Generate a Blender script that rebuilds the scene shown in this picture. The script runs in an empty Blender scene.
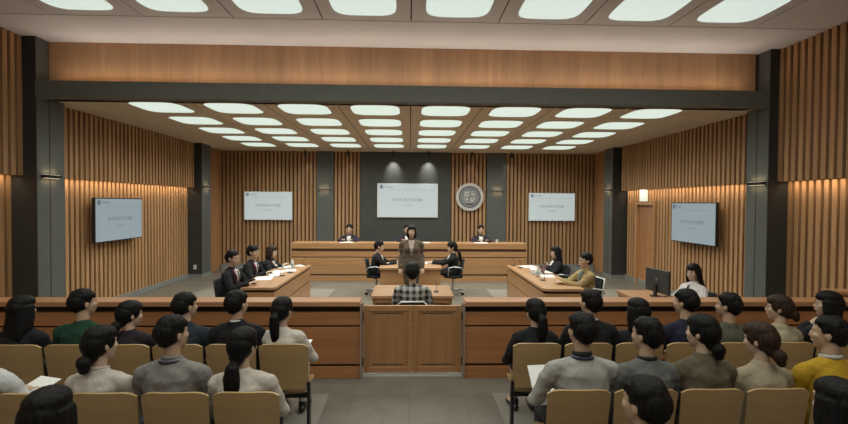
import bpy, bmesh, math, random
from mathutils import Vector, Matrix, Quaternion, noise
random.seed(7)
PI = math.pi
SC = bpy.context.scene
COL = SC.collection
TMP = bpy.data.scenes.new('workshop')      # scratch scene for evaluating modifiers, removed at the end

# ------------------------------------------------------------------ materials
MATS = {}
def new_mat(name):
    m = bpy.data.materials.new(name); m.use_nodes = True
    nt = m.node_tree; nt.nodes.clear()
    out = nt.nodes.new('ShaderNodeOutputMaterial'); b = nt.nodes.new('ShaderNodeBsdfPrincipled')
    nt.links.new(b.outputs[0], out.inputs[0])
    return m, nt, b
def noise_tex(nt, scale3, nscale=1.0, detail=4, rough=.55):
    tc = nt.nodes.new('ShaderNodeTexCoord'); mp = nt.nodes.new('ShaderNodeMapping')
    mp.inputs['Scale'].default_value = scale3
    nt.links.new(tc.outputs['Object'], mp.inputs[0])
    n = nt.nodes.new('ShaderNodeTexNoise'); n.inputs['Scale'].default_value = nscale
    n.inputs['Detail'].default_value = detail; n.inputs['Roughness'].default_value = rough
    nt.links.new(mp.outputs[0], n.inputs['Vector'])
    return n
def ramp(nt, src, c0, c1, p0=.3, p1=.7):
    r = nt.nodes.new('ShaderNodeValToRGB')
    r.color_ramp.elements[0].position = p0; r.color_ramp.elements[1].position = p1
    r.color_ramp.elements[0].color = (*c0, 1); r.color_ramp.elements[1].color = (*c1, 1)
    nt.links.new(src, r.inputs[0]); return r
def bump(nt, b, src, strength, dist=.01):
    bp = nt.nodes.new('ShaderNodeBump'); bp.inputs['Strength'].default_value = strength
    bp.inputs['Distance'].default_value = dist
    nt.links.new(src, bp.inputs['Height']); nt.links.new(bp.outputs[0], b.inputs['Normal'])
def wood(name, col, axis='z', var=.25, rough=.42, freq=34):
    if name in MATS: return MATS[name]
    m, nt, b = new_mat(name)
    sc = {'x': (1.1, freq, freq), 'y': (freq, 1.1, freq), 'z': (freq, freq, 1.1)}[axis]
    n = noise_tex(nt, sc, 1.0, 5, .6)
    c0 = tuple(c * (1 - var) for c in col); c1 = tuple(min(1, c * (1 + var)) for c in col)
    r = ramp(nt, n.outputs['Fac'], c0, c1, .32, .68)
    sc2 = tuple(s * .14 for s in sc)
    n2 = noise_tex(nt, sc2, 1.0, 2, .5)
    mx = nt.nodes.new('ShaderNodeMix'); mx.data_type = 'RGBA'; mx.blend_type = 'MULTIPLY'; mx.inputs[0].default_value = .5
    r2 = ramp(nt, n2.outputs['Fac'], (.72, .70, .68), (1.1, 1.08, 1.05), .35, .65)
    nt.links.new(r.outputs[0], mx.inputs[6]); nt.links.new(r2.outputs[0], mx.inputs[7])
    nt.links.new(mx.outputs[2], b.inputs['Base Color'])
    b.inputs['Roughness'].default_value = rough
    bump(nt, b, n.outputs['Fac'], .08, .002)
    MATS[name] = m; return m
def plain(name, col, rough=.5, metal=0., var=.08, nscale=6., bumpk=0., spec=.5):
    if name in MATS: return MATS[name]
    m, nt, b = new_mat(name)
    n = noise_tex(nt, (1, 1, 1), nscale, 4)
    r = ramp(nt, n.outputs['Fac'], tuple(c * (1 - var) for c in col), tuple(min(1, c * (1 + var)) for c in col))
    nt.links.new(r.outputs[0], b.inputs['Base Color'])
    b.inputs['Roughness'].default_value = rough; b.inputs['Metallic'].default_value = metal
    b.inputs['Specular IOR Level'].default_value = spec
    if bumpk: bump(nt, b, n.outputs['Fac'], bumpk, .01)
    MATS[name] = m; return m
def fabric(name, col, var=.05):
    if name in MATS: return MATS[name]
    m, nt, b = new_mat(name)
    n = noise_tex(nt, (1, 1, .7), 7., 3, .5)
    r = ramp(nt, n.outputs['Fac'], tuple(c * (1 - var) for c in col), tuple(min(1, c * (1 + var)) for c in col))
    nt.links.new(r.outputs[0], b.inputs['Base Color'])
    b.inputs['Roughness'].default_value = .9; b.inputs['Specular IOR Level'].default_value = .2
    b.inputs['Sheen Weight'].default_value = .02
    n2 = noise_tex(nt, (1, 1, .6), 11., 3, .5)
    bump(nt, b, n2.outputs['Fac'], .8, .03)
    MATS[name] = m; return m
def hairmat(name, col):
    if name in MATS: return MATS[name]
    m, nt, b = new_mat(name)
    n = noise_tex(nt, (90, 90, 7), 1., 3)
    r = ramp(nt, n.outputs['Fac'], tuple(c * .55 for c in col), tuple(c * 1.6 for c in col))
    nt.links.new(r.outputs[0], b.inputs['Base Color'])
    b.inputs['Roughness'].default_value = .5; b.inputs['Specular IOR Level'].default_value = .12
    bump(nt, b, n.outputs['Fac'], .5, .01)
    MATS[name] = m; return m
def emit(name, col, k, base=None):
    if name in MATS: return MATS[name]
    m, nt, b = new_mat(name)
    n = noise_tex(nt, (1, 1, 1), .7, 1)
    r = ramp(nt, n.outputs['Fac'], tuple(c * .97 for c in col), col)
    b.inputs['Base Color'].default_value = (*(base or col), 1)
    b.inputs['Roughness'].default_value = .5
    nt.links.new(r.outputs[0], b.inputs['Emission Color']); b.inputs['Emission Strength'].default_value = k
    MATS[name] = m; return m
def floor_mat(name, col, tile=.6, var=.1, rough=.5):
    m, nt, b = new_mat(name)
    n = noise_tex(nt, (1, 1, 1), 3.5, 6, .65)
    r = ramp(nt, n.outputs['Fac'], tuple(c * (1 - var) for c in col), tuple(c * (1 + var) for c in col), .3, .7)
    tc = nt.nodes.new('ShaderNodeTexCoord'); br = nt.nodes.new('ShaderNodeTexBrick')
    br.offset = 0.; br.inputs['Scale'].default_value = 1.; br.inputs['Brick Width'].default_value = tile
    br.inputs['Row Height'].default_value = tile; br.inputs['Mortar Size'].default_value = .004
    br.inputs['Color1'].default_value = (1, 1, 1, 1); br.inputs['Color2'].default_value = (.93, .93, .93, 1)
    br.inputs['Mortar'].default_value = (.72, .72, .72, 1)
    nt.links.new(tc.outputs['Object'], br.inputs['Vector'])
    mx = nt.nodes.new('ShaderNodeMix'); mx.data_type = 'RGBA'; mx.blend_type = 'MULTIPLY'; mx.inputs[0].default_value = 1
    nt.links.new(r.outputs[0], mx.inputs[6]); nt.links.new(br.outputs['Color'], mx.inputs[7])
    nt.links.new(mx.outputs[2], b.inputs['Base Color']); b.inputs['Roughness'].default_value = rough
    bump(nt, b, n.outputs['Fac'], .1, .004)
    MATS[name] = m; return m
def plaid(name):
    m, nt, b = new_mat(name)
    tc = nt.nodes.new('ShaderNodeTexCoord'); sp = nt.nodes.new('ShaderNodeSeparateXYZ')
    nt.links.new(tc.outputs['Object'], sp.inputs[0])
    def stripe(i):
        a = nt.nodes.new('ShaderNodeMath'); a.operation = 'MULTIPLY'; a.inputs[1].default_value = 11.
        nt.links.new(sp.outputs[i], a.inputs[0])
        f = nt.nodes.new('ShaderNodeMath'); f.operation = 'FRACT'; nt.links.new(a.outputs[0], f.inputs[0])
        g = nt.nodes.new('ShaderNodeMath'); g.operation = 'GREATER_THAN'; g.inputs[1].default_value = .5
        nt.links.new(f.outputs[0], g.inputs[0]); return g
    s = nt.nodes.new('ShaderNodeMath'); s.operation = 'ADD'
    nt.links.new(stripe(0).outputs[0], s.inputs[0]); nt.links.new(stripe(2).outputs[0], s.inputs[1])
    d = nt.nodes.new('ShaderNodeMath'); d.operation = 'MULTIPLY'; d.inputs[1].default_value = .5
    nt.links.new(s.outputs[0], d.inputs[0])
    r = ramp(nt, d.outputs[0], (.015, .016, .018), (.40, .39, .36), 0, 1)
    nt.links.new(r.outputs[0], b.inputs['Base Color']); b.inputs['Roughness'].default_value = .9
    MATS[name] = m; return m

W_SLAT = wood('slat_wood', (.43, .245, .12), 'z', .22, .5)
W_SLATBACK = wood('slat_backing', (.13, .068, .034), 'z', .2, .7)
W_PANEL_Z = wood('veneer_upright', (.44, .225, .105), 'z', .16, .42, 22)
W_PANEL_X = wood('veneer_lengthwise', (.40, .215, .10), 'x', .16, .4, 26)
W_PANEL_Y = wood('veneer_depthwise', (.40, .215, .10), 'y', .16, .4, 26)
W_RAIL = wood('rail_veneer', (.36, .155, .062), 'x', .14, .36, 24)
W_CAP = wood('cap_veneer', (.43, .215, .105), 'x', .14, .33, 24)
W_GATE = wood('gate_veneer', (.37, .185, .078), 'z', .15, .4, 22)
W_TOP = wood('desk_top_veneer', (.42, .238, .127), 'x', .12, .3, 20)
W_TOPY = wood('desk_top_veneer_depth', (.42, .238, .127), 'y', .12, .3, 20)
W_SEAT = wood('seat_plywood', (.42, .275, .125), 'x', .08, .38, 16)
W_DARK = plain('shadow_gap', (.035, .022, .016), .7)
M_PILLAR = plain('pillar_grey', (.098, .105, .098), .5, 0, .08, 3)
M_PILLAR_UNLIT = plain('pillar_unlit_grey', (.030, .031, .031), .55, 0, .08, 3)  # shade of the unlit pillar fronts, put into the colour
M_BEAM = plain('beam_grey', (.125, .130, .115), .55)
M_CHAR = plain('panel_charcoal', (.060, .064, .058), .38, 0, .1, 4)
M_CEIL = plain('ceiling_board', (.69, .67, .69), .8, 0, .04, 2)
M_CEILL = plain('low_ceiling_board', (.62, .50, .37), .75, 0, .04, 2)
M_BORDER = plain('ceiling_border', (.74, .73, .76), .8, 0, .03, 2)
M_SEAM = plain('ceiling_seam', (.05, .035, .03), .9)
M_BASE = plain('stone_base', (.20, .205, .195), .6, 0, .12, 5)
M_BLACK = plain('black_plastic', (.014, .014, .015), .45)
M_BLKMETAL = plain('black_metal', (.02, .02, .022), .4, .4)
M_CHROME = plain('brushed_steel', (.6, .6, .6), .3, .9)
M_WHITEP = plain('white_plastic', (.7, .7, .68), .4)
M_PAPER = plain('paper', (.80, .79, .76), .8, 0, .03)
M_PANEL_LIGHT = emit('ceiling_diffuser', (.86, 1., .88), .80, (.15, .15, .15))
M_PANEL_LIGHT2 = emit('ceiling_diffuser_front', (.86, .99, .90), .74, (.15, .15, .15))
M_SCREEN_W = emit('projection_image', (.64, .74, .73), .62, (.15, .15, .15))
M_SCREEN_B = emit('display_image', (.36, .45, .49), .68, (.03, .03, .03))
M_INK = plain('screen_ink', (.16, .2, .2), .8)
M_INKSOFT = plain('screen_ink_soft', (.3, .36, .36), .8)
M_LOGO = plain('screen_logo', (.10, .12, .22), .8)
M_LED = emit('warm_led', (1., .68, .35), 5.)
M_SKIN = plain('skin', (.44, .285, .195), .55, 0, .06, 9)
M_SKIN2 = plain('skin_light', (.50, .34, .25), .55, 0, .06, 9)
M_LIPS = plain('lips', (.33, .12, .10), .5)
M_EYE = plain('eye_dark', (.02, .015, .012), .2)
M_EYEW = plain('eye_white', (.36, .30, .26), .3)
M_HAIR = hairmat('hair_black', (.0085, .0075, .0075))
M_HAIRB = hairmat('hair_brown', (.032, .018, .012))
M_SHOE = plain('shoe_leather', (.015, .014, .014), .35)
M_CUSHION = fabric('chair_black_fabric', (.02, .022, .024))

# ------------------------------------------------------------------ mesh building
class MB:
    def __init__(s): s.v = []; s.f = []
    def add(s, vs, fs):
        o = len(s.v); s.v.extend([tuple(v) for v in vs]); s.f.extend([tuple(i + o for i in f) for f in fs])
    def box(s, x0, x1, y0, y1, z0, z1):
        s.add([(x0,y0,z0),(x1,y0,z0),(x1,y1,z0),(x0,y1,z0),(x0,y0,z1),(x1,y0,z1),(x1,y1,z1),(x0,y1,z1)],
              [(0,3,2,1),(4,5,6,7),(0,1,5,4),(1,2,6,5),(2,3,7,6),(3,0,4,7)]); return s
    def cyl(s, p0, p1, r0, r1=None, n=14):
        return s.loft([(p0, r0, r0), (p1, r1 if r1 is not None else r0, r1 if r1 is not None else r0)], n=n, dome=0)
    def tube(s, pts, r, n=8):
        return s.loft([(p, r, r) for p in pts], n=n, dome=0)
    def prism(s, poly, axis, a, b):
        n = len(poly)
        def mk(p, t):
            return {'x': (t, p[0], p[1]), 'y': (p[0], t, p[1]), 'z': (p[0], p[1], t)}[axis]
        vs = [mk(p, a) for p in poly] + [mk(p, b) for p in poly]
        fs = [tuple(range(n)), tuple(range(2 * n - 1, n - 1, -1))]
        fs += [((i + 1) % n, i, n + i, n + (i + 1) % n) for i in range(n)]
        s.add(vs, fs); return s
    def ell(s, c, r, rot=None, nu=16, nv=10):
        vs = []; fs = []; c = Vector(c)
        for j in range(1, nv):
            t = PI * j / nv
            for i in range(nu):
                a = 2 * PI * i / nu
                p = Vector((r[0] * math.sin(t) * math.cos(a), r[1] * math.sin(t) * math.sin(a), r[2] * math.cos(t)))
                if rot: p = rot @ p
                vs.append(c + p)
        up = Vector((0, 0, r[2])); 
        if rot: up = rot @ up
        vs.append(c + up); vs.append(c - up); T = len(vs) - 2; B = T + 1
        for j in range(nv - 2):
            for i in range(nu):
                k = (i + 1) % nu
                fs.append((j*nu+i, (j+1)*nu+i, (j+1)*nu+k, j*nu+k))
        for i in range(nu):
            k = (i + 1) % nu
            fs.append((T, i, k)); fs.append((B, (nv-2)*nu+k, (nv-2)*nu+i))
        s.add(vs, fs); return s
    def loft(s, st, side=(1, 0, 0), n=16, dome=2):
        """st: (point, radius along side, radius across); closed, domed ends."""
        P = [Vector(a[0]) for a in st]; side = Vector(side)
        rings = []
        m = len(P)
        dirs = []
        for i in range(m):
            d = (P[min(i + 1, m - 1)] - P[max(i - 1, 0)])
            dirs.append(d.normalized())
        def frame(d):
            sd = side - d * side.dot(d)
            if sd.length < .15:
                q = Vector((0, 1, 0)) if abs(d.y) < .9 else Vector((0, 0, 1)); sd = q - d * q.dot(d)
            sd.normalize(); return sd, d.cross(sd)
        def ring(c, d, ra, rb):
            a, b = frame(d)
            return [c + a * (ra * math.cos(2*PI*k/n)) + b * (rb * math.sin(2*PI*k/n)) for k in range(n)]
        if dome:
            for k in range(dome, 0, -1):
                t = k / (dome + .6); q = min(st[0][1], st[0][2])
                rings.append(ring(P[0] - dirs[0] * q * math.sin(t * PI/2), dirs[0], st[0][1] * math.cos(t*PI/2), st[0][2] * math.cos(t*PI/2)))
        for i in range(m): rings.append(ring(P[i], dirs[i], st[i][1], st[i][2]))
        if dome:
            for k in range(1, dome + 1):
                t = k / (dome + .6); q = min(st[-1][1], st[-1][2])
                rings.append(ring(P[-1] + dirs[-1] * q * math.sin(t*PI/2), dirs[-1], st[-1][1] * math.cos(t*PI/2), st[-1][2] * math.cos(t*PI/2)))
        vs = [v for r in rings for v in r]; R = len(rings); fs = []
        for j in range(R - 1):
            for i in range(n):
                k = (i + 1) % n
                fs.append((j*n+i, j*n+k, (j+1)*n+k, (j+1)*n+i))
        fs.append(tuple(range(n - 1, -1, -1))); fs.append(tuple((R-1)*n + i for i in range(n)))
        s.add(vs, fs); return s
    def grid(s, fn, nu, nv, th):
        """thick sheet: fn(u,v)->point, with thickness along its normal."""
        pts = [[Vector(fn(i / nu, j / nv)) for i in range(nu + 1)] for j in range(nv + 1)]
        nor = []
        for j in range(nv + 1):
            row = []
            for i in range(nu + 1):
                du = pts[j][min(i+1, nu)] - pts[j][max(i-1, 0)]; dv = pts[min(j+1, nv)][i] - pts[max(j-1, 0)][i]
                row.append(du.cross(dv).normalized())
            nor.append(row)
        vs = [pts[j][i] for j in range(nv+1) for i in range(nu+1)] + [pts[j][i] + nor[j][i] * th for j in range(nv+1) for i in range(nu+1)]
        N = (nu+1)*(nv+1); ix = lambda i, j: j*(nu+1)+i; fs = []
        for j in range(nv):
            for i in range(nu):
                a, b, c, d = ix(i,j), ix(i+1,j), ix(i+1,j+1), ix(i,j+1)
                fs.append((d, c, b, a)); fs.append((N+a, N+b, N+c, N+d))
        for i in range(nu):
            a, b = ix(i,0), ix(i+1,0); fs.append((a, b, N+b, N+a))
            a, b = ix(i,nv), ix(i+1,nv); fs.append((b, a, N+a, N+b))
        for j in range(nv):
            a, b = ix(0,j), ix(0,j+1); fs.append((b, a, N+a, N+b))
            a, b = ix(nu,j), ix(nu,j+1); fs.append((a, b, N+b, N+a))
        s.add(vs, fs); return s
    def xf(s, M):
        s.v = [tuple(M @ Vector(v)) for v in s.v]; return s
    def mesh(s, name, smooth=False, bevel=0, seg=2, fix=True):
        me = bpy.data.meshes.new(name); me.from_pydata(s.v, [], s.f); me.update()
        if fix or bevel:
            bm = bmesh.new(); bm.from_mesh(me)
            if fix: bmesh.ops.recalc_face_normals(bm, faces=bm.faces)
            if bevel:
                es = [e for e in bm.edges if len(e.link_faces) == 2 and e.calc_face_angle(0) > .6]
                bmesh.ops.bevel(bm, geom=es, offset=bevel, segments=seg, affect='EDGES', profile=.5, clamp_overlap=True)
            bm.to_mesh(me); bm.free()
        if smooth:
            for p in me.polygons: p.use_smooth = True
        return me
def link(name, me, mat=None, parent=None, loc=None, rot=None, label=None):
    o = bpy.data.objects.new(name, me); COL.objects.link(o)
    if mat is not None:
        if not me.materials: me.materials.append(mat)
        elif me.materials[0] is not mat:
            o.material_slots[0].link = 'OBJECT'; o.material_slots[0].material = mat
    if parent: o.parent = parent
    if loc: o.location = loc
    if rot: o.rotation_euler = rot
    if label: o['label'] = label
    return o
def obj(name, mb, mat, parent=None, bevel=0, smooth=False, label=None, **k):
    return link(name, mb.mesh(name, smooth, bevel), mat, parent, label=label, **k)
def struct(name, mb, mat, bevel=0, parent=None):
    o = obj(name, mb, mat, parent, bevel)
    if not parent: o['kind'] = 'structure'
    return o
def tag(o, label, cat, group=None):
    o['label'] = label; o['category'] = cat
    if group: o['group'] = group
    return o
def thing(name, label, cat, loc=(0,0,0), rz=0, group=None):
    o = bpy.data.objects.new(name, None); COL.objects.link(o); o.empty_display_size = .1
    o.location = loc; o.rotation_euler = (0, 0, rz)
    return tag(o, label, cat, group)
def copy_tree(o, parent=None):
    c = o.copy(); COL.objects.link(c)
    if parent: c.parent = parent
    for ch in list(o.children): copy_tree(ch, c)
    return c
def remeshed(mb, voxel, smooth=3, name='m'):
    me = bpy.data.meshes.new(name); me.from_pydata(mb.v, [], mb.f); me.update()
    o = bpy.data.objects.new('tmp', me); TMP.collection.objects.link(o)
    m = o.modifiers.new('r', 'REMESH'); m.mode = 'VOXEL'; m.voxel_size = voxel
    if smooth:
        s = o.modifiers.new('s', 'SMOOTH'); s.iterations = smooth; s.factor = .6
    TMP.view_layers[0].update(); dg = TMP.view_layers[0].depsgraph
    out = bpy.data.meshes.new_from_object(o.evaluated_get(dg))
    bpy.data.objects.remove(o); bpy.data.meshes.remove(me)
    out.name = name
    for p in out.polygons: p.use_smooth = True
    return out
def text_mesh(s, size, align='CENTER', ext=.001):
    c = bpy.data.curves.new('t', 'FONT'); c.body = s; c.size = size; c.align_x = align; c.extrude = ext
    o = bpy.data.objects.new('t', c); TMP.collection.objects.link(o)
    TMP.view_layers[0].update(); dg = TMP.view_layers[0].depsgraph
    me = bpy.data.meshes.new_from_object(o.evaluated_get(dg)); bpy.data.objects.remove(o)
    return me

# ------------------------------------------------------------------ room shell
YB, YF, ZL, ZU = -3.5, 14.25, 3.70, 4.60
XU, XLW = 5.90, 6.08          # faces of upper and lower side slats
SL, SLW = .125, .072          # slat spacing and width

def slats_y(x, y0, y1, z0, z1, sgn, depth=.055, skip=None):
    m = MB(); n = int((y1 - y0) / SL); off = ((y1 - y0) - n * SL) / 2
    for i in range(n + 1):
        c = y0 + off + i * SL
        if c - SLW/2 < y0 or c + SLW/2 > y1: continue
        zz = z0
        if skip and skip[0] < c < skip[1]: zz = skip[2]
        m.box(min(x, x + sgn*depth), max(x, x + sgn*depth), c - SLW/2, c + SLW/2, zz, z1)
    return m
def slats_x(y, x0, x1, z0, z1, depth=.055):
    m = MB(); n = max(1, round((x1 - x0) / SL)); p = (x1 - x0) / n
    for i in range(n):
        c = x0 + (i + .5) * p
        m.box(c - SLW/2, c + SLW/2, y, y + depth, z0, z1)
    return m

fl = struct('floor', MB().box(-6.6, 6.6, YB, 14.6, -.1, 0), floor_mat('floor_stone_dark', (.150, .135, .110), .6, .16, .45))
LIGHTFL = floor_mat('floor_stone_light', (.235, .215, .185), .6, .1, .5)
for i, (x0, x1, y0, y1) in enumerate(((-4.9, -1.8, 5.75, 10.85), (1.88, 5.3, 5.75, 10.8), (-5.6, -.87, -2.5, 4.87), (.92, 5.6, -2.5, 4.87))):
    struct('floor_inlay_%d' % (i + 1), MB().box(x0, x1, y0, y1, 0, .003), LIGHTFL)
struct('trim_threshold', MB().box(-.56, .64, 5.34, 5.55, 0, .012), plain('pale_threshold', (.34, .34, .31), .5))

for side, sg in (('left', -1), ('right', 1)):
    struct('wall_%s' % side, MB().box(*sorted((sg*6.22, sg*6.5)), YB, 14.5, 0, 4.9), W_SLATBACK)
    # upper slat boxes, main hall part and gallery part
    skip = (10.86, 11.78, 2.17) if side == 'right' else None
    for nm, y0, y1, zt in (('court', 7.55 if sg < 0 else 7.47, 12.4, ZL), ('gallery', YB + .05, 7.0, ZU)):
        struct('wall_%s_%s_upper_slats' % (side, nm), slats_y(sg*XU, y0, y1, 2.48, zt, sg), W_SLAT)
        struct('wall_%s_%s_upper_backing' % (side, nm), MB().box(*sorted((sg*(XU+.05), sg*(XU+.11))), y0, y1, 2.475, zt), W_SLATBACK)
        struct('wall_%s_%s_lower_slats' % (side, nm), slats_y(sg*XLW, y0, y1, .12, 2.60, sg, skip=skip if nm == 'court' else None), W_SLAT)
        struct('wall_%s_%s_lower_backing' % (side, nm), MB().box(*sorted((sg*(XLW+.05), sg*(XLW+.12))), y0, y1, .12, 2.60), W_SLATBACK)
        struct('baseboard_%s_%s' % (side, nm), MB().box(*sorted((sg*(XLW-.01), sg*(XLW+.12))), y0, y1, 0, .12), M_BASE, .004)
    # pillars: front skin coloured darker as the unlit side, grey inner flank with a vertical groove
    for k, (y0, y1, zt) in enumerate(((7.0, 7.55 if sg < 0 else 7.47, ZU), (12.4, 12.95, ZL))):
        PX = 5.75 if (sg > 0 and k == 0) else 5.70
        P = struct('pillar_%s_%s' % (side, ('front', 'rear')[k]), MB().box(*sorted((sg*(PX+.005), sg*6.25)), y0 + .012, y1, 0, zt), M_PILLAR)
        g = y0 + .25
        struct('flank', MB().box(*sorted((sg*PX, sg*(PX+.006))), y0 + .012, g - .012, 0, zt).box(*sorted((sg*PX, sg*(PX+.006))), g + .012, y1, 0, zt), M_PILLAR, 0, P)
        struct('groove', MB().box(*sorted((sg*(PX+.002), sg*(PX+.008))), g - .012, g + .012, 0, zt), M_SEAM, 0, P)
        struct('front_unlit_skin', MB().box(*sorted((sg*PX, sg*6.25)), y0, y0 + .012, 0, zt), M_PILLAR_UNLIT, 0, P)
        struct('plinth', MB().box(*sorted((sg*(PX-.01), sg*6.25)), y0 - .01, y1 + .01, 0, .1), M_BASE, 0, P)
    struct('wall_%s_rear_panel' % side, MB().box(*sorted((sg*5.90, sg*6.22)), 12.95, YF, 0, ZL), W_PANEL_Z)

# far wall
struct('wall_far', MB().box(-6.4, 6.4, 14.215, 14.5, 0, 4.9), W_SLATBACK)
for i, (a, b) in enumerate(((-5.88, -2.93), (-2.40, -1.57), (1.29, 2.43), (3.05, 5.88))):
    struct('wall_far_slats_%d' % (i + 1), slats_x(14.15, a, b, .16, ZL), W_SLAT)
struct('wall_far_pilaster_left', MB().box(-2.93, -2.40, 14.08, 14.22, 0, ZL), M_PILLAR, .006)
struct('wall_far_pilaster_right', MB().box(2.43, 3.05, 14.08, 14.22, 0, ZL), M_PILLAR, .006)
pc = struct('wall_far_centre_panel', MB().box(-1.57, 1.29, 14.12, 14.22, 0, ZL), M_CHAR)
struct('baseboard_far', MB().box(-5.88, -2.93, 14.02, 14.22, 0, .16).box(3.05, 5.88, 14.02, 14.22, 0, .16), M_BASE, .006)
struct('trim_far_ledge', MB().box(-5.70, -3.3, 13.65, 14.02, 0, .10).box(3.3, 5.70, 13.65, 14.02, 0, .10), M_BASE, .006)
struct('wall_back', MB().box(-6.5, 6.5, YB - .2, YB, 0, 4.9), plain('back_wall_paint', (.30, .25, .2), .8))

# ceilings: lower board with seams, upper board, beam and fascia
struct('ceiling_low', MB().box(-6.3, 6.3, 7.16, 14.5, ZL + .012, ZL + .25), M_SEAM)
m = MB()
CW, CP = 1.205, 1.205
ys = [7.20 + CP * k for k in range(5)] + [13.225]
for c in range(8):
    x0 = (c - 4) * CW
    m.box(x0 + .009, x0 + CW - .009, 7.30, 13.30, ZL, ZL + .014)
m.box(-6.2, -4.82, 7.2, 14.3, ZL, ZL + .014); m.box(4.82, 6.2, 7.2, 14.3, ZL, ZL + .014)
m.box(-4.82, 4.82, 13.31, 14.3, ZL, ZL + .014); m.box(-4.82, 4.82, 7.16, 7.29, ZL, ZL + .014)
struct('ceiling_low_boards', m, M_CEILL)
struct('ceiling_upper', MB().box(-6.5, 6.5, YB, 7.4, ZU + .012, ZU + .3), M_SEAM)
m = MB()
for c in range(8):
    x0 = (c - 4) * CW
    m.box(x0 + .009, x0 + CW - .009, YB, 6.19, ZU, ZU + .014)
m.box(-6.2, -4.83, YB, 6.19, ZU, ZU + .014); m.box(4.83, 6.2, YB, 6.19, ZU, ZU + .014)
struct('ceiling_upper_boards', m, M_CEIL)
struct('ceiling_upper_border', MB().box(-6.2, 6.2, 6.20, 7.3, ZU - .004, ZU + .014), M_BORDER)
struct('beam_front', MB().box(-5.71, 5.75, 6.995, 7.16, 3.67, 3.93), M_BEAM, .006)
struct('trim_fascia', MB().box(-5.70, 5.70, 7.25, 7.42, 3.70, ZU), wood('fascia_veneer', (.50, .295, .165), 'z', .14, .42, 14))
struct('trim_beam_shelf', MB().box(-5.7, 5.7, 7.16, 7.26, 3.72, 3.78), M_BEAM)

# door in the right wall
D = struct('door_1', MB().box(6.125, 6.16, 10.92, 11.72, .01, 2.09), wood('door_veneer', (.40, .19, .085), 'z', .14, .4, 18), .003)
struct('door_frame', MB().box(6.04, 6.15, 10.86, 10.92, 0, 2.16).box(6.04, 6.15, 11.72, 11.78, 0, 2.16).box(6.04, 6.15, 10.92, 11.72, 2.09, 2.16), wood('door_frame_veneer', (.50, .27, .13), 'z', .12, .4), .004, D)
struct('door_handle', MB().tube([(6.12, 11.0, 1.0), (6.07, 11.0, 1.0), (6.07, 11.12, 1.0)], .009), M_CHROME, 0, D)

# ------------------------------------------------------------------ lights
def area(name, loc, sx, sy, power, col, rot=(0,0,0), spread=PI):
    l = bpy.data.lights.new(name, 'AREA'); l.shape = 'RECTANGLE'; l.size = sx; l.size_y = sy
    l.energy = power; l.color = col; l.spread = spread
    o = bpy.data.objects.new(name, l); COL.objects.link(o); o.location = loc; o.rotation_euler = rot
    return o
def squircle(a, b, n=40, e=4.2):
    out = []
    for k in range(n):
        t = 2 * PI * k / n; c, s = math.cos(t), math.sin(t)
        out.append((a * math.copysign(abs(c) ** (2/e), c), b * math.copysign(abs(s) ** (2/e), s)))
    return out
def light_proto(mat, name):
    sq = squircle(.415, .425)
    m = MB(); n = len(sq)
    vs = [(x, y, -.004) for x, y in sq] + [(x*.8, y*.8, -.010) for x, y in sq] + [(0, 0, -.012)]
    fs = [(i, (i+1) % n, n + (i+1) % n, n + i) for i in range(n)] + [(n + i, n + (i+1) % n, 2*n) for i in range(n)]
    vs += [(x, y, .001) for x, y in sq]; fs += [((i+1) % n, i, 2*n+1+i, 2*n+1+(i+1) % n) for i in range(n)]
    fs.append(tuple(2*n+1+i for i in range(n)))
    m.add(vs, fs); dif = m.mesh('diffuser', True)
    r = MB(); s2 = squircle(.435, .445)
    vs = [(x, y, 0) for x, y in sq] + [(x, y, -.009) for x, y in sq] + [(x, y, -.006) for x, y in s2] + [(x, y, 0) for x, y in s2]
    fs = []
    for q in range(4):
        for i in range(n):
            j = (i+1) % n; fs.append((q*n+i, q*n+j, ((q+1) % 4)*n+j, ((q+1) % 4)*n+i))
    r.add(vs, fs); rim = r.mesh('rim')
    return dif, rim
PD, PR = light_proto(M_PANEL_LIGHT, 'a')
LOWP, UPP = 11.3, 5.7
rowname = ['front', 'second', 'third', 'fourth', 'rear']
colname = ['outermost left', 'third left of centre', 'second left of centre', 'first left of centre', 'first right of centre', 'second right of centre', 'third right of centre', 'outermost right']
def place_light(x, y, z, mat, label, group, power, spread, nm):
    if z > 4: power *= {0: 1.35, 1: 1.15, 2: .9, 3: .5}[int(abs(x) / CW)]
    t = thing('ceiling_light', label, 'ceiling light', (x, y, z), 0, group)
    link('diffuser', PD, mat, t); link('rim', PR, M_CEILL if z < 4 else M_CEIL, t)
    a = area(nm, (x, y, z - .02), .8, .8, power, (.98, 1., .90), (0, 0, 0), spread)
for r in range(5):
    for c in range(8):
        place_light((c - 3.5) * CW, 7.77 + CP * r, ZL, M_PANEL_LIGHT,
            'rounded square panel in low ceiling, %s row, %s' % (rowname[r], colname[c]), 'rounded panels of the low ceiling', LOWP, math.radians(150), 'court_lamp')
for r in range(6):
    for c in range(8):
        if r == 0:
            place_light((c - 3.5) * CW, 5.60 - CP * r, ZU, M_PANEL_LIGHT2,
                'large rounded panel in the high gallery ceiling, %s' % colname[c], 'rounded panels of the gallery ceiling', UPP * .6, math.radians(115), 'gallery_lamp')
        else:
            place_light((c - 3.5) * CW, 5.60 - CP * r, ZU, M_PANEL_LIGHT2,
                'large rounded gallery panel %s behind the front one, %s' % (('one', 'two', 'three', 'four', 'five')[r-1], colname[c]), 'rounded panels of the gallery ceiling', UPP, PI, 'gallery_lamp')
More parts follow.
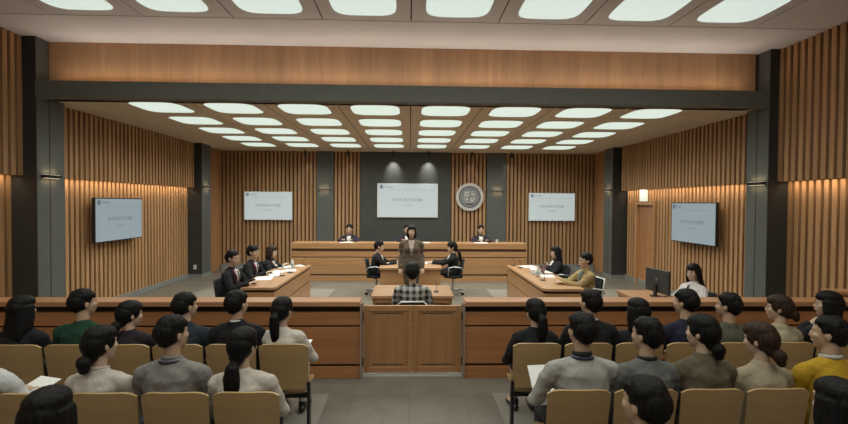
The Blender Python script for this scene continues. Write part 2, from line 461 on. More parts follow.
# warm light slots under the upper slat boxes
for sg in (-1, 1):
    for y0, y1, k in ((7.6, 12.35, 1.), (YB + .2, 6.95, 2.1)):
        a = area('slot_lamp', (sg * 5.985, (y0 + y1) / 2, 2.468), .07, y1 - y0, 11. * (y1 - y0) / 4.75, (1., .80, .54), (0, sg * -.45, 0), math.radians(160))
        side = 'left' if sg < 0 else 'right'; part = 'court' if k == 1. else 'gallery'
        t = obj('light_strip', MB().box(*sorted((sg*6.015, sg*6.03)), y0, y1, 2.478, 2.50), M_LED)
        tag(t, 'warm light strip under the upper slats on the %s %s wall' % (side, part), 'light strip'); t['kind'] = 'structure'
# cove light on the beam washing the fascia above it
area('fascia_cove_lamp', (0, 7.10, 3.965), 10.9, .05, 15., (1., .92, .82), (PI + .25, 0, 0), math.radians(165))
t = obj('light_strip', MB().box(-5.5, 5.5, 7.10, 7.13, 3.93, 3.94), M_LED); tag(t, 'warm light strip on the dark cross beam below the fascia', 'light strip'); t['kind'] = 'structure'
# wall sconces: a dark bar glowing up and down
def sconce(loc, rz, label):
    t = thing('wall_sconce', label, 'wall light', loc, rz, 'dark bar wall lights on the grey pillars')
    # local: +Y points away from the wall
    obj('housing', MB().box(-.16, .16, .0, .075, -.026, .026), M_BLKMETAL, t, .004)
    obj('lens', MB().box(-.145, .145, .012, .06, .026, .029).box(-.145, .145, .012, .06, -.029, -.026), emit('sconce_lens', (1., .78, .5), 1.2), t)
    M = Matrix.Translation(loc) @ Matrix.Rotation(rz, 4, 'Z')
    for s in (1, -1):
        p = M @ Vector((0, .04, s * .034))
        area('sconce_lamp', p, .28, .04, .35, (1., .72, .42), (PI if s > 0 else 0, 0, rz), math.radians(140))
sconce((-5.70, 7.24, 2.475), -PI/2, 'dark bar sconce on the left front pillar flank')
sconce((5.75, 7.20, 2.455), PI/2, 'dark bar sconce on the right front pillar flank')
sconce((-5.70, 12.66, 2.50), -PI/2, 'dark bar sconce on the left rear pillar')
sconce((5.70, 12.66, 2.50), PI/2, 'dark bar sconce on the right rear pillar')
sconce((-2.68, 14.08, 2.49), PI, 'dark bar sconce on pilaster left of the judges')
sconce((2.75, 14.08, 2.49), PI, 'dark bar sconce on pilaster beside the round emblem')
# small black spotlights under the ceiling near the far wall
for x, lab in ((-3.2, 'small black ceiling spotlight above the left projection screen'), (-1.9, 'small black ceiling spotlight above the left slat bay'),
               (-.53, 'small black ceiling spotlight lighting the dark panel, left one'), (.57, 'small black ceiling spotlight lighting the dark panel, right one'),
               (1.9, 'small black ceiling spotlight above the round emblem'), (3.13, 'small black ceiling spotlight above the right projection screen')):
    t = thing('ceiling_spotlight', lab, 'spotlight', (x, 13.72, ZL), 0, 'small black ceiling spotlights')
    obj('mount', MB().cyl((0,0,0), (0,0,-.06), .016), M_BLACK, t)
    obj('lamp_head', MB().cyl((0,-.03,-.06), (0,.05,-.15), .042, .05), M_BLACK, t)
    l = bpy.data.lights.new('spot', 'SPOT'); l.energy = 55 if abs(x) < .6 else 3; l.spot_size = math.radians(62); l.spot_blend = 1; l.color = (1, .97, .9); l.shadow_soft_size = .03
    o = bpy.data.objects.new('spot_lamp', l); COL.objects.link(o); o.location = (x, 13.78, ZL - .17); o.rotation_euler = (math.radians(38), 0, 0)

# ------------------------------------------------------------------ screens, emblem
HEAD, LINE1, LINE2 = '한국대학교', '한국대 형사 모의재판', '국민참여재판'
def screen(name, loc, rz, w, h, label, cat, mat, frame_mat, th, inkset=True):
    """local: image in XZ facing -Y, centre at origin"""
    t = thing(name, label, cat, loc, rz)
    obj('frame', MB().box(-w/2 - .02, w/2 + .02, 0, th, -h/2 - .02, h/2 + .02), frame_mat, t, .004)
    img = obj('screen_image', MB().box(-w/2, w/2, -.004, .0, -h/2, h/2), mat, t)
    R = (PI/2, 0, 0)
    for s, size, x, z, al, mt in ((LINE1, h*.105, 0, -h*.02, 'CENTER', M_INK), (LINE2, h*.06, 0, -h*.17, 'CENTER', M_INKSOFT), (HEAD, h*.062, -w*.385, h*.385, 'LEFT', M_INK)):
        me = text_mesh(s, size, al, .0005); link('lettering', me, mt, img, (x, -.0055, z), R)
    if th == .06 and frame_mat is M_BLACK: obj('wall_bracket', MB().box(-.2, .2, th, .195, -.2, .2), M_BLKMETAL, t)
    q = MB()
    ri, ro, n = h*.03, h*.052, 24
    vs = []; fs = []
    for k in range(n):
        a = 2*PI*k/n
        for rr in (ri, ro):
            for y in (-.0065, -.004): vs.append((-w*.44 + rr*math.cos(a), y, h*.41 + rr*math.sin(a)*1.15))
    for k in range(n):
        a, b = 4*k, 4*((k+1) % n); fs += [(a, b, b+2, a+2), (a+1, a+3, b+3, b+1), (a+2, b+2, b+3, a+3), (a, a+1, b+1, b)]
    q.add(vs, fs); q.box(-w*.44 - h*.012, -w*.44 + h*.012, -.0065, -.004, h*.385, h*.435)
    obj('logo', q, M_LOGO, img)
    obj('header_line', MB().box(-w*.30, w*.46, -.0055, -.004, h*.318, h*.323), M_INK, img)
    return t
screen('projection_screen', (-4.425, 14.06, 1.98), 0, 1.45, .85, 'white lit projection screen on the left slats of the far wall', 'screen', M_SCREEN_W, M_WHITEP, .06)
screen('projection_screen', (4.514, 14.06, 2.0), 0, 1.45, .85, 'white lit projection screen on the right slats of the far wall', 'screen', M_SCREEN_W, M_WHITEP, .06)
screen('projection_screen', (-.078, 14.05, 2.175), 0, 1.87, 1.03, 'largest white screen, centred on the charcoal panel behind the judges', 'screen', M_SCREEN_W, M_WHITEP, .06)
screen('wall_television', (-5.88, 9.245, 1.73), PI/2, 1.43, .82, 'flat television with thin black frame on the left slatted wall', 'television', M_SCREEN_B, M_BLACK, .06)
screen('wall_television', (5.88, 9.12, 1.72), -PI/2, 1.43, .82, 'flat television with thin black frame on the right slatted wall', 'television', M_SCREEN_B, M_BLACK, .06)

t = thing('wall_emblem', 'round grey university crest on the slats right of the centre screen', 'emblem', (1.886, 14.06, 2.30))
M_EMB = plain('emblem_pale', (.58, .55, .53), .5, .1); M_EMBD = plain('emblem_dark', (.07, .075, .085), .5); M_EMBM = plain('emblem_mid', (.27, .28, .29), .5)
def disc(r, y0, y1, r_in=0, n=48):
    m = MB()
    if not r_in: return m.cyl((0, y1, 0), (0, y0, 0), r, n=n)
    vs = []; fs = []
    for k in range(n):
        a = 2*PI*k/n
        for rr in (r_in, r):
            for y in (y0, y1): vs.append((rr*math.cos(a), y, rr*math.sin(a)))
    for k in range(n):
        a, b = 4*k, 4*((k+1) % n); fs += [(a, b, b+2, a+2), (a+1, a+3, b+3, b+1), (a+2, b+2, b+3, a+3), (a, a+1, b+1, b)]
    m.add(vs, fs); return m
obj('disc', disc(.44, .0, .09), M_EMB, t)
obj('dark_ring', disc(.345, -.012, .0, .31), M_EMBD, t)
obj('inner_field', disc(.31, -.006, .0), M_EMBM, t)
obj('inner_ring', disc(.262, -.012, -.005, .25), M_EMBD, t)
sh = MB()
shield = [(-.17, .17), (.17, .17), (.17, -.04), (.12, -.13), (0, -.2), (-.12, -.13), (-.17, -.04)]
sh.prism(shield, 'y', -.016, -.005)
s_ = obj('shield', sh, M_EMB, t)
obj('shield_quarter', MB().box(.008, .16, -.02, -.015, .008, .16), M_EMBM, s_)
obj('shield_quarter', MB().prism([(-.16, -.008), (-.008, -.008), (-.008, -.18), (-.11, -.12), (-.16, -.04)], 'y', -.02, -.015), M_EMBM, s_)
obj('shield_cross', MB().box(-.008, .008, -.023, -.015, -.18, .165).box(-.165, .165, -.023, -.015, -.008, .008), M_EMBD, s_)
for ch, x, z in (('H', -.085, .045), ('P', .085, -.115)):
    link('letter', text_mesh(ch, .12, 'CENTER', .002), M_EMBD, s_, (x, -.019, z), (PI/2, 0, 0))
obj('book', MB().box(.04, .13, -.026, -.02, .05, .12), M_EMB, s_); obj('scroll', MB().box(-.13, -.05, -.026, -.02, -.10, -.04), M_EMB, s_)
obj('ribbon', MB().box(-.13, .13, -.02, -.004, -.245, -.205), M_EMBD, t)

t = obj('exit_light', MB().box(6.0, 6.128, 11.24, 11.50, 2.18, 2.50), emit('exit_glow', (.74, .86, .70), .62, (.6,.6,.6)), None, .01)
tag(t, 'pale glowing box light above the door in the right wall', 'exit light')
t = thing('wall_socket', 'white socket plate low on the left rear pillar', 'socket', (-5.89, 12.4, .30))
obj('plate', MB().box(-.04, .04, -.01, 0, -.06, .06), M_WHITEP, t, .003); obj('outlet', MB().cyl((0, -.013, .02), (0, -.009, .02), .018), plain('socket_grey', (.35,.35,.34)), t)

# ------------------------------------------------------------------ bar rail and gates
def rail(side, x0, x1):
    t = thing('bar_rail', 'wooden bar rail with pale cap, %s of the centre gates' % side, 'rail', ((x0+x1)/2, 5.4, 0))
    a, b = x0 - (x0+x1)/2, x1 - (x0+x1)/2; Y = -5.4
    obj('cap', MB().box(a, b, 5.255 + Y, 5.52 + Y, .872, .93), W_CAP, t, .006)
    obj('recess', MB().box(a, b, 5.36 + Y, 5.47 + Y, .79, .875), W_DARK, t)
    obj('upper_panel', MB().box(a, b, 5.30 + Y, 5.50 + Y, .640, .795), W_RAIL, t, .003)
    obj('groove', MB().box(a + .002, b - .002, 5.335 + Y, 5.48 + Y, .60, .645), W_DARK, t)
    ob = MB(); n = max(1, round((b - a) / 1.7)); w = (b - a) / n
    obj('middle_panel', MB().box(a, b, 5.30 + Y, 5.50 + Y, .175, .617), W_RAIL, t, .003)
    obj('groove', MB().box(a + .002, b - .002, 5.335 + Y, 5.48 + Y, .14, .18), W_DARK, t)
    obj('bottom_panel', MB().box(a, b, 5.30 + Y, 5.50 + Y, 0, .145), W_RAIL, t, .003)
    e = a if side == 'right' else b
    return t
rail('left', -6.05, -.585); rail('right', .665, 6.05)
for side, x0, x1, hx in (('left', -.555, .038, -1), ('right', .042, .635, 1)):
    cx = (x0+x1)/2
    t = thing('swing_gate', 'low wooden swing gate leaf, %s of the centre pair' % side, 'gate', (cx, 5.42, 0), 0, 'pair of swing gates')
    a, b = x0 - cx, x1 - cx
    obj('leaf', MB().box(a + .05, b - .05, -.012, .012, .09, .79), W_GATE, t)
    obj('stile', MB().box(a, a + .06, -.022, .022, .03, .85), W_GATE, t, .003); obj('stile', MB().box(b - .06, b, -.022, .022, .03, .85), W_GATE, t, .003)
    obj('top_rail', MB().box(a + .06, b - .06, -.022, .022, .785, .85), wood('gate_rail', (.40,.2,.085), 'x', .12), t, .003)
    obj('bottom_rail', MB().box(a + .06, b - .06, -.022, .022, .03, .10), wood('gate_rail', (.40,.2,.085), 'x', .12), t, .003)
    for z in (.125, .752): obj('groove', MB().box(a + .11, b - .11, -.0145, -.0115, z, z + .010), W_DARK, t)
    hxp = a - .012 if hx < 0 else b + .012
    for z in (.72, .17):
        obj('hinge', MB().cyl((hxp, -.02, z - .05), (hxp, -.02, z + .05), .012), M_BLKMETAL, t)
for side, x in (('left', -.576), ('right', .656)):
    t = obj('gate_post', MB().box(x - .009, x + .009, 5.27, 5.50, 0, .90), plain('steel_trim', (.36, .27, .21), .4, .4), None, .002)
    tag(t, 'thin metal edge post at the %s of the swing gates' % side, 'post', 'metal edge posts of the rail')

# ------------------------------------------------------------------ judges' bench
t = thing('judges_bench', 'long wooden judges bench with banded front', 'bench', (0, 12.0, 0))
X0, X1 = -3.15, 3.16
obj('top', MB().box(X0, X1, -.10, .45, .985, 1.02), W_PANEL_X, t, .004)
obj('front_band', MB().box(X0, X1, -.10, -.06, .87, .985), W_PANEL_X, t, .003)
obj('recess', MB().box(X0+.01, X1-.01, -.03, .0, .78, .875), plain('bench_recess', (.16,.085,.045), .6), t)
obj('upper_panel', MB().box(X0, X1, -.09, 0, .655, .79), W_PANEL_X, t, .003)
obj('groove', MB().box(X0+.01, X1-.01, -.06, 0, .62, .66), W_DARK, t)
obj('lower_panel', MB().box(X0, X1, -.09, 0, .19, .63), W_PANEL_X, t, .003)
obj('groove', MB().box(X0+.01, X1-.01, -.06, 0, .14, .195), W_DARK, t)
obj('plinth', MB().box(X0, X1, -.09, 0, 0, .15), W_PANEL_X, t, .003)
obj('end_panel', MB().box(X0, X0+.05, 0, .45, 0, .985), W_PANEL_Y, t, .003); obj('end_panel', MB().box(X1-.05, X1, 0, .45, 0, .985), W_PANEL_Y, t, .003)
struct('floor_dais', MB().box(-3.05, 3.05, 12.10, 13.95, .001, .22), M_BASE, .004)

# ------------------------------------------------------------------ desks
def counsel_desk(side, x0, x1, y0, y1):
    cx, cy = (x0+x1)/2, (y0+y1)/2; w, d = (x1-x0)/2, (y1-y0)/2
    t = thing('counsel_desk', 'long wooden counsel desk on the %s of the court floor' % side, 'desk', (cx, cy, 0), 0, 'counsel desks')
    inn = 1 if side == 'left' else -1         # direction of the court centre
    ch = .07
    poly = [(-w, -d), (w - (ch if inn > 0 else 0), -d), (w, -d + (ch if inn > 0 else 0)), (w, d), (-w, d), (-w, -d)]
    if inn < 0: poly = [(w, -d), (w, d), (-w, d), (-w, -d + ch), (-w + ch, -d)]
    else: poly = poly[:-1]
    obj('top', MB().prism(poly, 'z', .655, .70), W_TOPY, t, .005)
    xi = inn * w
    a, b = sorted((xi - inn*.02, xi - inn*.06))
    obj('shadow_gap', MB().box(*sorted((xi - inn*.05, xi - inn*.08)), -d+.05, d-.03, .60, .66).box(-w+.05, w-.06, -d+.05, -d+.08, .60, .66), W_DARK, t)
    obj('front_panel', MB().box(a, b, -d+.03, d-.02, .36, .61), W_PANEL_Y, t, .003)
    obj('groove', MB().box(*sorted((xi - inn*.035, xi - inn*.06)), -d+.04, d-.02, .33, .365), W_DARK, t)
    obj('front_panel', MB().box(a, b, -d+.03, d-.02, 0.0, .335), W_PANEL_Y, t, .003)
    obj('end_panel', MB().box(-w+.02, w-.03, -d+.02, -d+.06, 0, .61), W_PANEL_X, t, .003)
    obj('end_panel', MB().box(-w+.02, w-.03, d-.06, d-.02, 0, .61), W_PANEL_X, t, .003)
    return t
counsel_desk('left', -2.87, -2.2, 7.35, 10.05); counsel_desk('right', 2.2, 2.89, 7.25, 10.05)
def block_desk(name, x0, x1, y0, y1, h, label, cat, kneehole=None, topmat=W_TOP, il=0., ir=0.):
    cx, cy = (x0+x1)/2, (y0+y1)/2; w, d = (x1-x0)/2, (y1-y0)/2
    t = thing(name, label, cat, (cx, cy, 0))
    obj('top', MB().box(-w, w, -d, d, h-.045, h), topmat, t, .005)
    obj('side_panel', MB().box(-w+.02+il, -w+.06+il, -d+.08, d-.03, 0, h-.045), W_PANEL_Y, t, .002)
    obj('side_panel', MB().box(w-.06-ir, w-.02-ir, -d+.08, d-.03, 0, h-.045), W_PANEL_Y, t, .002)
    yb = d-.08 if kneehole else -d+.04
    obj('front_panel', MB().box(-w+.03, w-.03, yb, yb+.03, .26, h-.045), W_PANEL_X, t, .002)
    obj('groove', MB().box(-w+.035, w-.035, yb+.008, yb+.03, .23, .262), W_DARK, t)
    obj('lower_panel', MB().box(-w+.03, w-.03, yb, yb+.03, .0, .232), W_PANEL_X, t, .002)
    if kneehole: obj('apron', MB().box(-w+.06, w-.06, -d+.03, -d+.06, h-.12, h-.045), W_PANEL_X, t, .002)
    return t
block_desk('clerk_desk', -.66, .70, 9.6, 10.75, .70, 'square wooden clerks desk in front of the judges bench', 'desk', None, W_TOP, .38, .38)
block_desk('witness_desk', -.58, .67, 6.70, 7.58, .70, 'wooden witness desk just behind the swing gates', 'desk', True)
block_desk('monitor_desk', 3.37, 4.02, 5.95, 7.15, .70, 'small wooden desk holding the black monitor', 'desk', None, W_TOPY, 0., .40)
block_desk('side_counter', 5.56, 5.88, 5.60, 5.84, .98, 'tall narrow wooden counter at the right wall behind the rail', 'counter', None, W_TOPY)

# ------------------------------------------------------------------ desk items
def sheet(cx, cy, z, w, d, rz, h=.004):
    return MB().box(-w/2, w/2, -d/2, d/2, 0, h), (cx, cy, z), rz
def paper(cx, cy, z, rz, label, group, n=1, w=.21, d=.297, mat=None):
    h = .003 * n
    m = MB()
    for k in range(max(1, n // 3)):
        q = MB().box(-w/2, w/2, -d/2, d/2, k*.009, k*.009 + .008 if n >= 3 else h)
        a = random.uniform(-.12, .12) if k else 0
        q.xf(Matrix.Rotation(a, 4, 'Z')); m.add(q.v, q.f)
    o = obj('paper_stack' if n > 2 else 'paper_sheet', m, mat or M_PAPER, None, 0)
    o.location = (cx, cy, z + .0005); o.rotation_euler = (0, 0, rz)
    return tag(o, label, 'papers', group)
T = .70
G1, G2 = 'papers on the left counsel desk', 'papers on the right counsel desk'
paper(-2.66, 8.20, T, .15, 'white papers on left desk before the nearest robed man', G1, 4, .3, .38)
paper(-2.60, 8.62, T, .4, 'white papers at the middle edge of left desk', G1, 3)
paper(-2.67, 9.00, T, -.1, 'open white file before the second man on left desk', G1, 5, .3, .30)
paper(-2.44, 9.20, T, .3, 'loose white sheets near the small bottle on left desk', G1, 2)
paper(-2.66, 9.62, T, .1, 'white papers before the woman at far end of left desk', G1, 6, .26, .3)
paper(-2.40, 9.86, T, -.3, 'small white stack at the far corner of left desk', G1, 4, .16, .2)
paper(2.62, 9.80, T, .1, 'white papers at the far end of right desk', G2, 5, .3, .26)
paper(2.72, 9.42, T, -.2, 'white papers before the woman lawyer on right desk', G2, 6, .28, .34)
paper(2.74, 9.02, T, .2, 'white file near the laptop on right desk', G2, 4, .26, .3)
paper(2.66, 8.50, T, -.1, 'white sheets between laptop and near microphone on right desk', G2, 3, .24, .3)
paper(-.36, 10.3, T, .1, 'white papers under the hands of the male clerk', 'papers on the clerks desk', 3, .3, .22)
paper(.42, 10.35, T, -.1, 'white papers under the hands of the female clerk', 'papers on the clerks desk', 3, .3, .22)
BZ = 1.02
paper(-1.70, 12.08, BZ, .1, 'white papers before the left judge on the bench', 'papers on the judges bench', 5, .36, .22)
paper(1.94, 12.08, BZ, -.1, 'white papers before the right judge on the bench', 'papers on the judges bench', 5, .36, .22)
paper(.42, 12.08, BZ, 0, 'white papers right of the hidden middle judge', 'papers on the judges bench', 4, .24, .2)

def mic(loc, rz, label, group):
    t = thing('desk_microphone', label, 'microphone', loc, rz, group); t.scale = (.8, .8, .58)
    obj('base', MB().prism([(-.05,-.06),(.05,-.06),(.045,.06),(-.045,.06)], 'z', 0, .025), M_BLACK, t, .006)
    obj('neck', MB().tube([(0,.03,.02), (0,.04,.12), (0,.02,.22), (0,-.03,.28)], .005), M_BLKMETAL, t)
    obj('capsule', MB().loft([((0,-.028,.278),.010,.010), ((0,-.06,.305),.013,.013)]), M_BLACK, t, smooth=True)
for x, y, rz, lb in ((-2.42, 8.50, 1.2, 'black gooseneck microphone nearest on left desk'), (-2.36, 8.88, 1.2, 'second black gooseneck microphone on left desk'), (-2.34, 9.93, 1.2, 'black gooseneck microphone at far end of left desk')):
    mic((x, y, T), rz, lb, 'microphones on the counsel desks')
for x, y, rz, lb in ((2.34, 9.95, -1.2, 'black gooseneck microphone at far corner of right desk'), (2.40, 9.60, -1.2, 'black microphone beside far papers on right desk'), (2.44, 8.06, -1.2, 'black microphone at the near end of right desk')):
    mic((x, y, T), rz, lb, 'microphones on the counsel desks')
mic((.42, 7.0, T), PI, 'black microphone on the witness desk', None)
mic((0.0, 12.1, BZ), PI, 'black microphone before the middle judge', 'microphones on the judges bench')
def bottle(loc, label, s=1.):
    t = thing('water_bottle', label, 'bottle', loc)
    M = plain('clear_bottle', (.55, .6, .6), .15, 0, .05)
    obj('bottle_body', MB().loft([((0,0,.004),.03,.03),((0,0,.12),.031,.031),((0,0,.15),.022,.022),((0,0,.18),.011,.011)], dome=0), M, t, smooth=True)
    obj('cap', MB().cyl((0,0,.18),(0,0,.196),.013), M_WHITEP, t)
    obj('bottle_label', MB().cyl((0,0,.06),(0,0,.10),.0322), plain('pale_blue_label', (.3,.4,.5), .5), t)
bottle((-2.46, 9.42, T), 'small clear water bottle on left counsel desk')
bottle((2.44, 8.42, T), 'small clear water bottle beside near microphone on right desk')
def cup(loc, label, group=None):
    t = thing('paper_cup', label, 'cup', loc, 0, group)
    obj('cup_wall', MB().cyl((0,0,0),(0,0,.09),.028,.038,18), plain('cup_pale', (.6,.62,.6), .4), t); obj('cup_rim', MB().cyl((0,0,.088),(0,0,.093),.040,.040,18), M_WHITEP, t)
cup((2.37, 12.06, BZ), 'pale cup beside the right judge')
cup((2.52, 8.62, T), 'white cup behind the bottle on right desk')
# laptop on the right desk, its lid seen nearly edge on
t = thing('laptop', 'open laptop facing the man in the khaki jacket', 'laptop', (2.55, 8.86, T), -PI/2 - .1)
obj('keyboard_base', MB().box(-.16, .16, -.11, .11, 0, .016), plain('laptop_grey', (.3,.3,.31), .4, .5), t, .004)
q = MB().box(-.16, .16, -.004, .004, 0, .22); q.xf(Matrix.Translation((0, .11, .014)) @ Matrix.Rotation(-.3, 4, 'X'))
lid = obj('lid', q, plain('laptop_lid', (.10, .05, .05), .4), t, .002)
# monitor on the small desk
t = thing('computer_monitor', 'black computer monitor seen from behind on the small desk', 'monitor', (3.76, 6.62, T), PI/2 + .12)
obj('stand_base', MB().prism(squircle(.12, .09, 20, 2.5), 'z', 0, .012), M_BLACK, t, .003)
obj('stand_neck', MB().box(-.03, .03, .03, .055, .01, .2), M_BLACK, t, .004)
b_ = obj('housing', MB().box(-.26, .26, -.02, .025, .07, .42), plain('monitor_back', (.035,.037,.04), .45), t, .008)
obj('logo', MB().cyl((0, .0255, .27), (0, .028, .27), .02), plain('monitor_logo', (.2,.2,.2), .4), b_)
obj('display', MB().box(-.245, .245, -.023, -.0195, .09, .405), M_SCREEN_B, t)
t = thing('keyboard', 'black keyboard between the monitor and the woman in white', 'keyboard', (3.9, 6.45, T), PI/2)
obj('key_bed', MB().box(-.19, .19, -.05, .05, 0, .018), M_BLACK, t, .004)
t = thing('desk_telephone', 'small black desk telephone before the monitor', 'telephone', (3.55, 6.2, T), 1.2)
obj('telephone_base', MB().prism([(-.08,0),(.08,0),(.08,.03),(-.08,.07)], 'y', -.09, .09), M_BLACK, t, .005)
obj('handset', MB().loft([((-.05,-.09,.075),.018,.018),((-.05,-.05,.085),.012,.012),((-.05,.05,.085),.012,.012),((-.05,.09,.075),.018,.018)]), M_BLACK, t, smooth=True)

# ------------------------------------------------------------------ chairs
def seat_proto():
    t = bpy.data.objects.new('auditorium_seat', None); COL.objects.link(t); t.empty_display_size = .1
    W, H0, H1 = .212, .46, .876
    def f(u, v):
        x = (u - .5) * 2
        r = .03 * (abs(x) ** 6)                       # softened top corners
        z = H0 + (H1 - H0 - r * (v ** 4)) * v
        y = .055 * (1 - v) + .028 * (x * x) + .004
        return (x * (W - .012 * (1 - v)), y, z)
    m = MB().grid(f, 12, 8, .016)
    obj('backrest', m, W_SEAT, t, smooth=False)
    def g(u, v):
        x = (u - .5) * 2; y = .08 + .40 * v
        return (x * (W - .045), y, .425 - .012 * math.sin(PI * v) - .03 * max(0, v - .8) + .012 * x * x)
    obj('seat_pan', MB().grid(g, 8, 8, -.02), wood('seat_pan_plywood', (.22, .14, .07), 'x', .08), t)
    obj('seat_pad', MB().box(-.18, .18, .12, .44, .428, .436), fabric('seat_pad_ochre', (.30, .2, .09)), t, .003)
    for s in (-1, 1):
        obj('stanchion', MB().prism([(.05,.0),(.12,.0),(.11,.40),(.09,.52),(.055,.52),(.06,.40)], 'x', s*.205 - .012, s*.205 + .012), M_BLKMETAL, t, .003)
        obj('foot', MB().box(s*.205 - .02, s*.205 + .02, -.02, .26, 0, .02), M_BLKMETAL, t, .003)
    obj('seat_beam', MB().box(-.2, .2, .10, .14, .36, .40), M_BLKMETAL, t, .003)
    return t
SP = seat_proto(); first = [True]
def seat(x, y, label, group):
    o = SP if first[0] else copy_tree(SP); first[0] = False
    o.location = (x, y, 0); tag(o, label, 'seat', group)
ordn = ['aisle seat', 'second seat from the aisle', 'third seat from the aisle', 'fourth seat from the aisle', 'fifth seat from the aisle', 'sixth seat from the aisle', 'seventh seat from the aisle']
for side, base, sg, pA in (('left', -1.09, -1, .453), ('right', 1.13, 1, .461)):
    for k in range(6 if side == 'left' else 7):
        seat(base + sg*pA*k, 3.86, 'tan plywood %s in the front row, %s block' % (ordn[k], side), 'tan plywood seats of the front row')
for side, base, sg in (('left', -1.057, -1), ('right', 1.13, 1)):
    for k in range(5):
        seat(base + sg*.453*k, 2.88, 'tan plywood %s in the second row, %s block' % (ordn[k], side), 'tan plywood seats of the second row')
for x, l in ((-1.66, 'under the black-haired person lowest left'), (1.10, 'under the short-haired man lowest right'), (2.02, 'under the person in black lowest right')):
    seat(x, 1.85, 'tan plywood seat in the nearest row, ' + l, 'tan plywood seats of the nearest row')

def office_proto(name, shell, frame):
    t = bpy.data.objects.new(name, None); COL.objects.link(t); t.empty_display_size = .1
    def f(u, v):
        x = (u-.5)*2; return (x*(.21 - .03*v*v), -.20 - .07*v + .05*x*x*(1), (.46 + .33*v))
    bk = obj('backrest', MB().grid(f, 8, 8, -.03), shell, t)
    P_ = lambda u, v: Vector(f(u, v)) + Vector((0, -.018, 0))
    obj('back_frame', MB().tube([P_(-.02, 0), P_(-.02, .9), P_(.08, 1.02), P_(.92, 1.02), P_(1.02, .9), P_(1.02, 0), P_(.9, -.04), P_(.1, -.04), P_(-.02, 0)], .014), M_BLACK, t, smooth=True)
    obj('seat', MB().prism(squircle(.22, .22, 28, 3.5), 'z', .39, .44), M_CUSHION, t, .012)
    for s in (-1, 1):
        obj('arm', MB().tube([(s*.23,.12,.44),(s*.27,.14,.50),(s*.27,.12,.64),(s*.27,.0,.66),(s*.27,-.16,.64),(s*.24,-.21,.56)], .012), frame, t, smooth=True)
    obj('column', MB().cyl((0,0,.10),(0,0,.42),.025), M_CHROME, t)
    for k in range(5):
        a = 2*PI*k/5 + .3; c, s = math.cos(a), math.sin(a)
        b = obj('base_spoke', MB().loft([((0,0,.10),.022,.016),((c*.26,s*.26,.075),.014,.012)], side=(-s, c, 0)), frame, t, smooth=True)
        obj('caster', MB().cyl((c*.26 - s*.018, s*.26 + c*.018, .03), (c*.26 + s*.018, s*.26 - c*.018, .03), .03), M_BLACK, b)
    return t
OC = office_proto('office_chair', M_CUSHION, M_CHROME)

def office(x, y, rz, label, group, z=0):
    o = copy_tree(OC)
    o.location = (x, y, z); o.rotation_euler = (0, 0, rz); tag(o, label, 'chair', group); return o
def white_office(x, y, rz, label):
    o = office(x, y, rz, label, 'white framed office chairs')
    for c in o.children:
        if c.name.startswith(('arm', 'back_frame')):
            c.material_slots[0].link = 'OBJECT'; c.material_slots[0].material = M_WHITEP
    return o

# ------------------------------------------------------------------ people
def hand_mesh(curl):
    m = MB()
    m.loft([((0,-.01,0),.024,.018),((0,.02,0),.032,.016),((0,.06,0),.039,.014),((0,.085,0),.038,.011)])
    for x, L, a0 in ((.029,.070,.06), (.010,.079,.02), (-.010,.073,-.02), (-.029,.058,-.07)):
        p = Vector((x, .085, 0)); ang = curl * .5; pts = [(p - Vector((0,.02,0)), .0088, .0085)]
        for k, fr in enumerate((.45, .3, .25)):
            p = p + Vector((math.sin(a0)*L*fr, math.cos(ang)*L*fr, -math.sin(ang)*L*fr)); ang += curl
            pts.append((p.copy(), .0085 - .0008*k, .0082 - .0008*k))
        m.loft(pts, n=10)
    m.loft([((.022,.015,-.004),.014,.012),((.046,.042,-.012),.0115,.011),((.058,.066,-.018),.010,.0095),((.060,.088,-.024),.0085,.008)], n=10)
    return remeshed(m, .0042, 2, 'hand')
HAND = hand_mesh(.32)
HV = [v.co.copy() for v in HAND.vertices]; HF = [tuple(p.vertices) for p in HAND.polygons]
HS = 1.03
def head_parts(m, M):
    q = MB()
    q.ell((0,-.012,.03), (.076,.095,.086), nu=24, nv=16); q.ell((0,.028,-.028), (.060,.064,.082), nu=24, nv=16)
    q.ell((0,.052,-.088), (.032,.030,.026)); q.ell((0,.070,.024), (.046,.018,.012))
    q.ell((.038,.05,-.02), (.026,.03,.026)); q.ell((-.038,.05,-.02), (.026,.03,.026))
    q.loft([((0,.086,.012),.006,.006),((0,.094,-.012),.008,.008),((0,.099,-.028),.012,.010)])
    for s in (-1, 1): q.ell((s*.077,-.008,-.008), (.008,.019,.031), Matrix.Rotation(s*.25, 3, 'Z'))
    q.ell((0,.086,-.058), (.022,.010,.010))
    q.xf(M); m.add(q.v, q.f)
